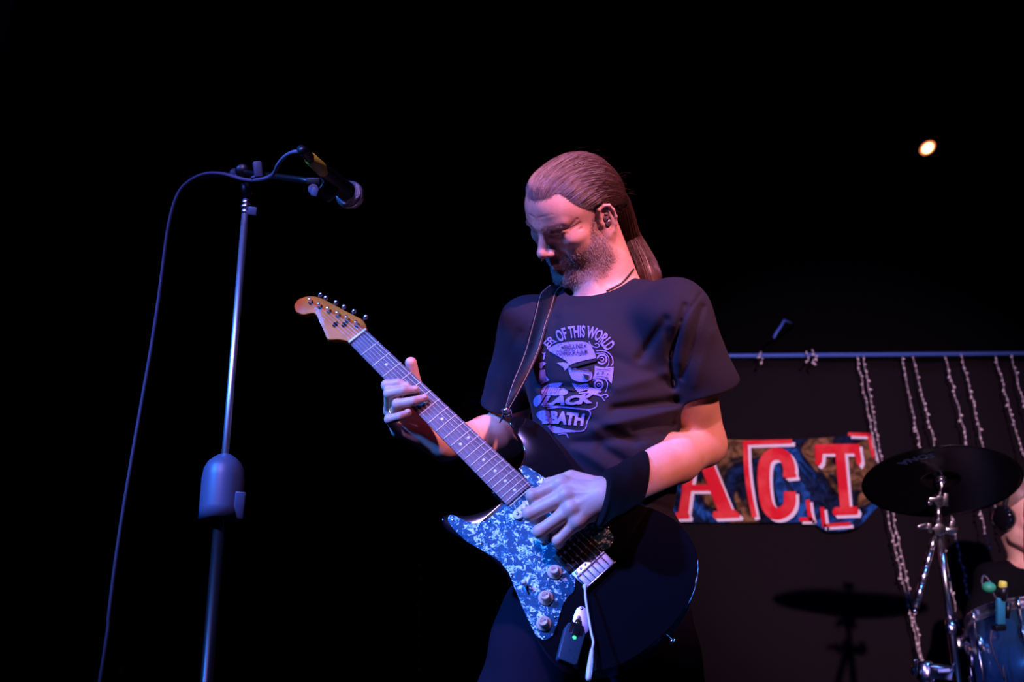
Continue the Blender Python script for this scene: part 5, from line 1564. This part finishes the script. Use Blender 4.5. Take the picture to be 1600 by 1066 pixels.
# ------------------------------------------------------------------ the drummer
DO = C(1597, 806, 3.98)
dF = nrm([.50, -.84, -.22]); dU = nrm(np.array([.0, -.10, 1.0])-np.array([0, -.10, 1.0]).dot(dF)*dF); dX = np.cross(dF, dU)
DM = np.stack([dX, dF, dU], 1)
dS = .95
sh1 = C(1556, 912, 4.02); sh2 = C(1690, 912, 3.92); chest = C(1622, 965, 4.05); hipd = C(1625, 1120, 4.02)
e1_ = C(1530, 1010, 3.92); w1_ = C(1560, 1060, 3.72); e2_ = C(1725, 1010, 3.85); w2_ = C(1690, 1040, 3.65)
def drummer(P):
    P = P.astype(np.float32); d = head_sdf(P, DO, DM, dS)
    nk = DO+dS*(DM @ np.array([0, -.03, -.05])); d = smin(d, cap(P, nk, C(1616, 895, 4.04), .052, .06), .03)
    d = smin(d, cap(P, sh1, sh2, .055), .05); d = smin(d, ell(P, chest, (.16, .11, .20)), .05); d = smin(d, ell(P, hipd, (.16, .12, .16)), .06)
    for s_, e_, w_ in ((sh1, e1_, w1_), (sh2, e2_, w2_)):
        d = smin(d, cap(P, s_, e_, .05, .042), .03); d = smin(d, cap(P, e_, w_, .04, .028), .02); d = smin(d, ell(P, w_+nrm(w_-e_)*.05, (.035, .045, .03)), .02)
    return d.astype(np.float32)
V, F = surface(drummer, C(1470, 1250, 3.45)*np.array([1, 1, 1]), np.array([2.15, 4.35, -.35]), .0048)
dp = put('person', V, F, M['skin'], None, base=dn(hipd, 0, 0, .40), label='drummer in a black T-shirt and headphones at the right edge, face partly cut off', cat='person')
def dshirt(P):
    P = P.astype(np.float32)
    d = smin(cap(P, sh1, sh2, .066), ell(P, chest, (.175, .125, .215)), .05); d = smin(d, ell(P, hipd, (.17, .13, .17)), .06)
    for s_, e_ in ((sh1, e1_), (sh2, e2_)): d = smin(d, cap(P, s_, s_+(e_-s_)*.6, .068, .066), .03)
    d = smax(d, -cap(P, C(1612, 880, 4.0), C(1602, 820, 3.95), .062, .08), .005)
    return (d+.003*np.sin(P[:, 0]*50+P[:, 2]*30)).astype(np.float32)
V, F = surface(dshirt, C(1470, 1250, 3.45), np.array([2.15, 4.35, -.55]), .008)
put('t_shirt', V, F, M['drummershirt'], dp)
def DH(x, y, z): return DO+dS*(DM @ np.array([x, y, z]))
put('hair', *ball(DH(0, -.030, .062), np.array([.078, .088, .078])*.96, 14), M['brow'], dp)
hp0 = put('headphones', *tube([DH(.085*math.cos(t), -.012, .03+.118*math.sin(t)) for t in np.linspace(0, math.pi, 24)], .008, 10), M['blackplastic'], dp)
for s_ in (-1, 1):
    put('ear_cup', *lathe(DH(s_*.070, -.008, .0), DM @ np.array([s_*1.0, 0, 0]), [(0, .038), (.010, .042), (.024, .040), (.032, .030), (.034, .010)], 26), M['lacquer'], hp0)
for s_ in (-1, 1):
    put('eyeball', *ball(DH(s_*.0315, .0712, .021), .0136, 8), M['eye'], dp)
V, F = join(lathe(dn(hipd, 0, 0, .0), nrm(dn(hipd, 0, 0, 1)-dn(hipd, 0, 0, 0)), [(0, .20), (.02, .20), (.03, .02), (.55, .02), (.56, .17), (.62, .17)], 28))
put('drum_stool', V, F, M['blackmetal'], None, base=dn(hipd, 0, 0, 0), label='black round stool under the drummer', cat='stool')
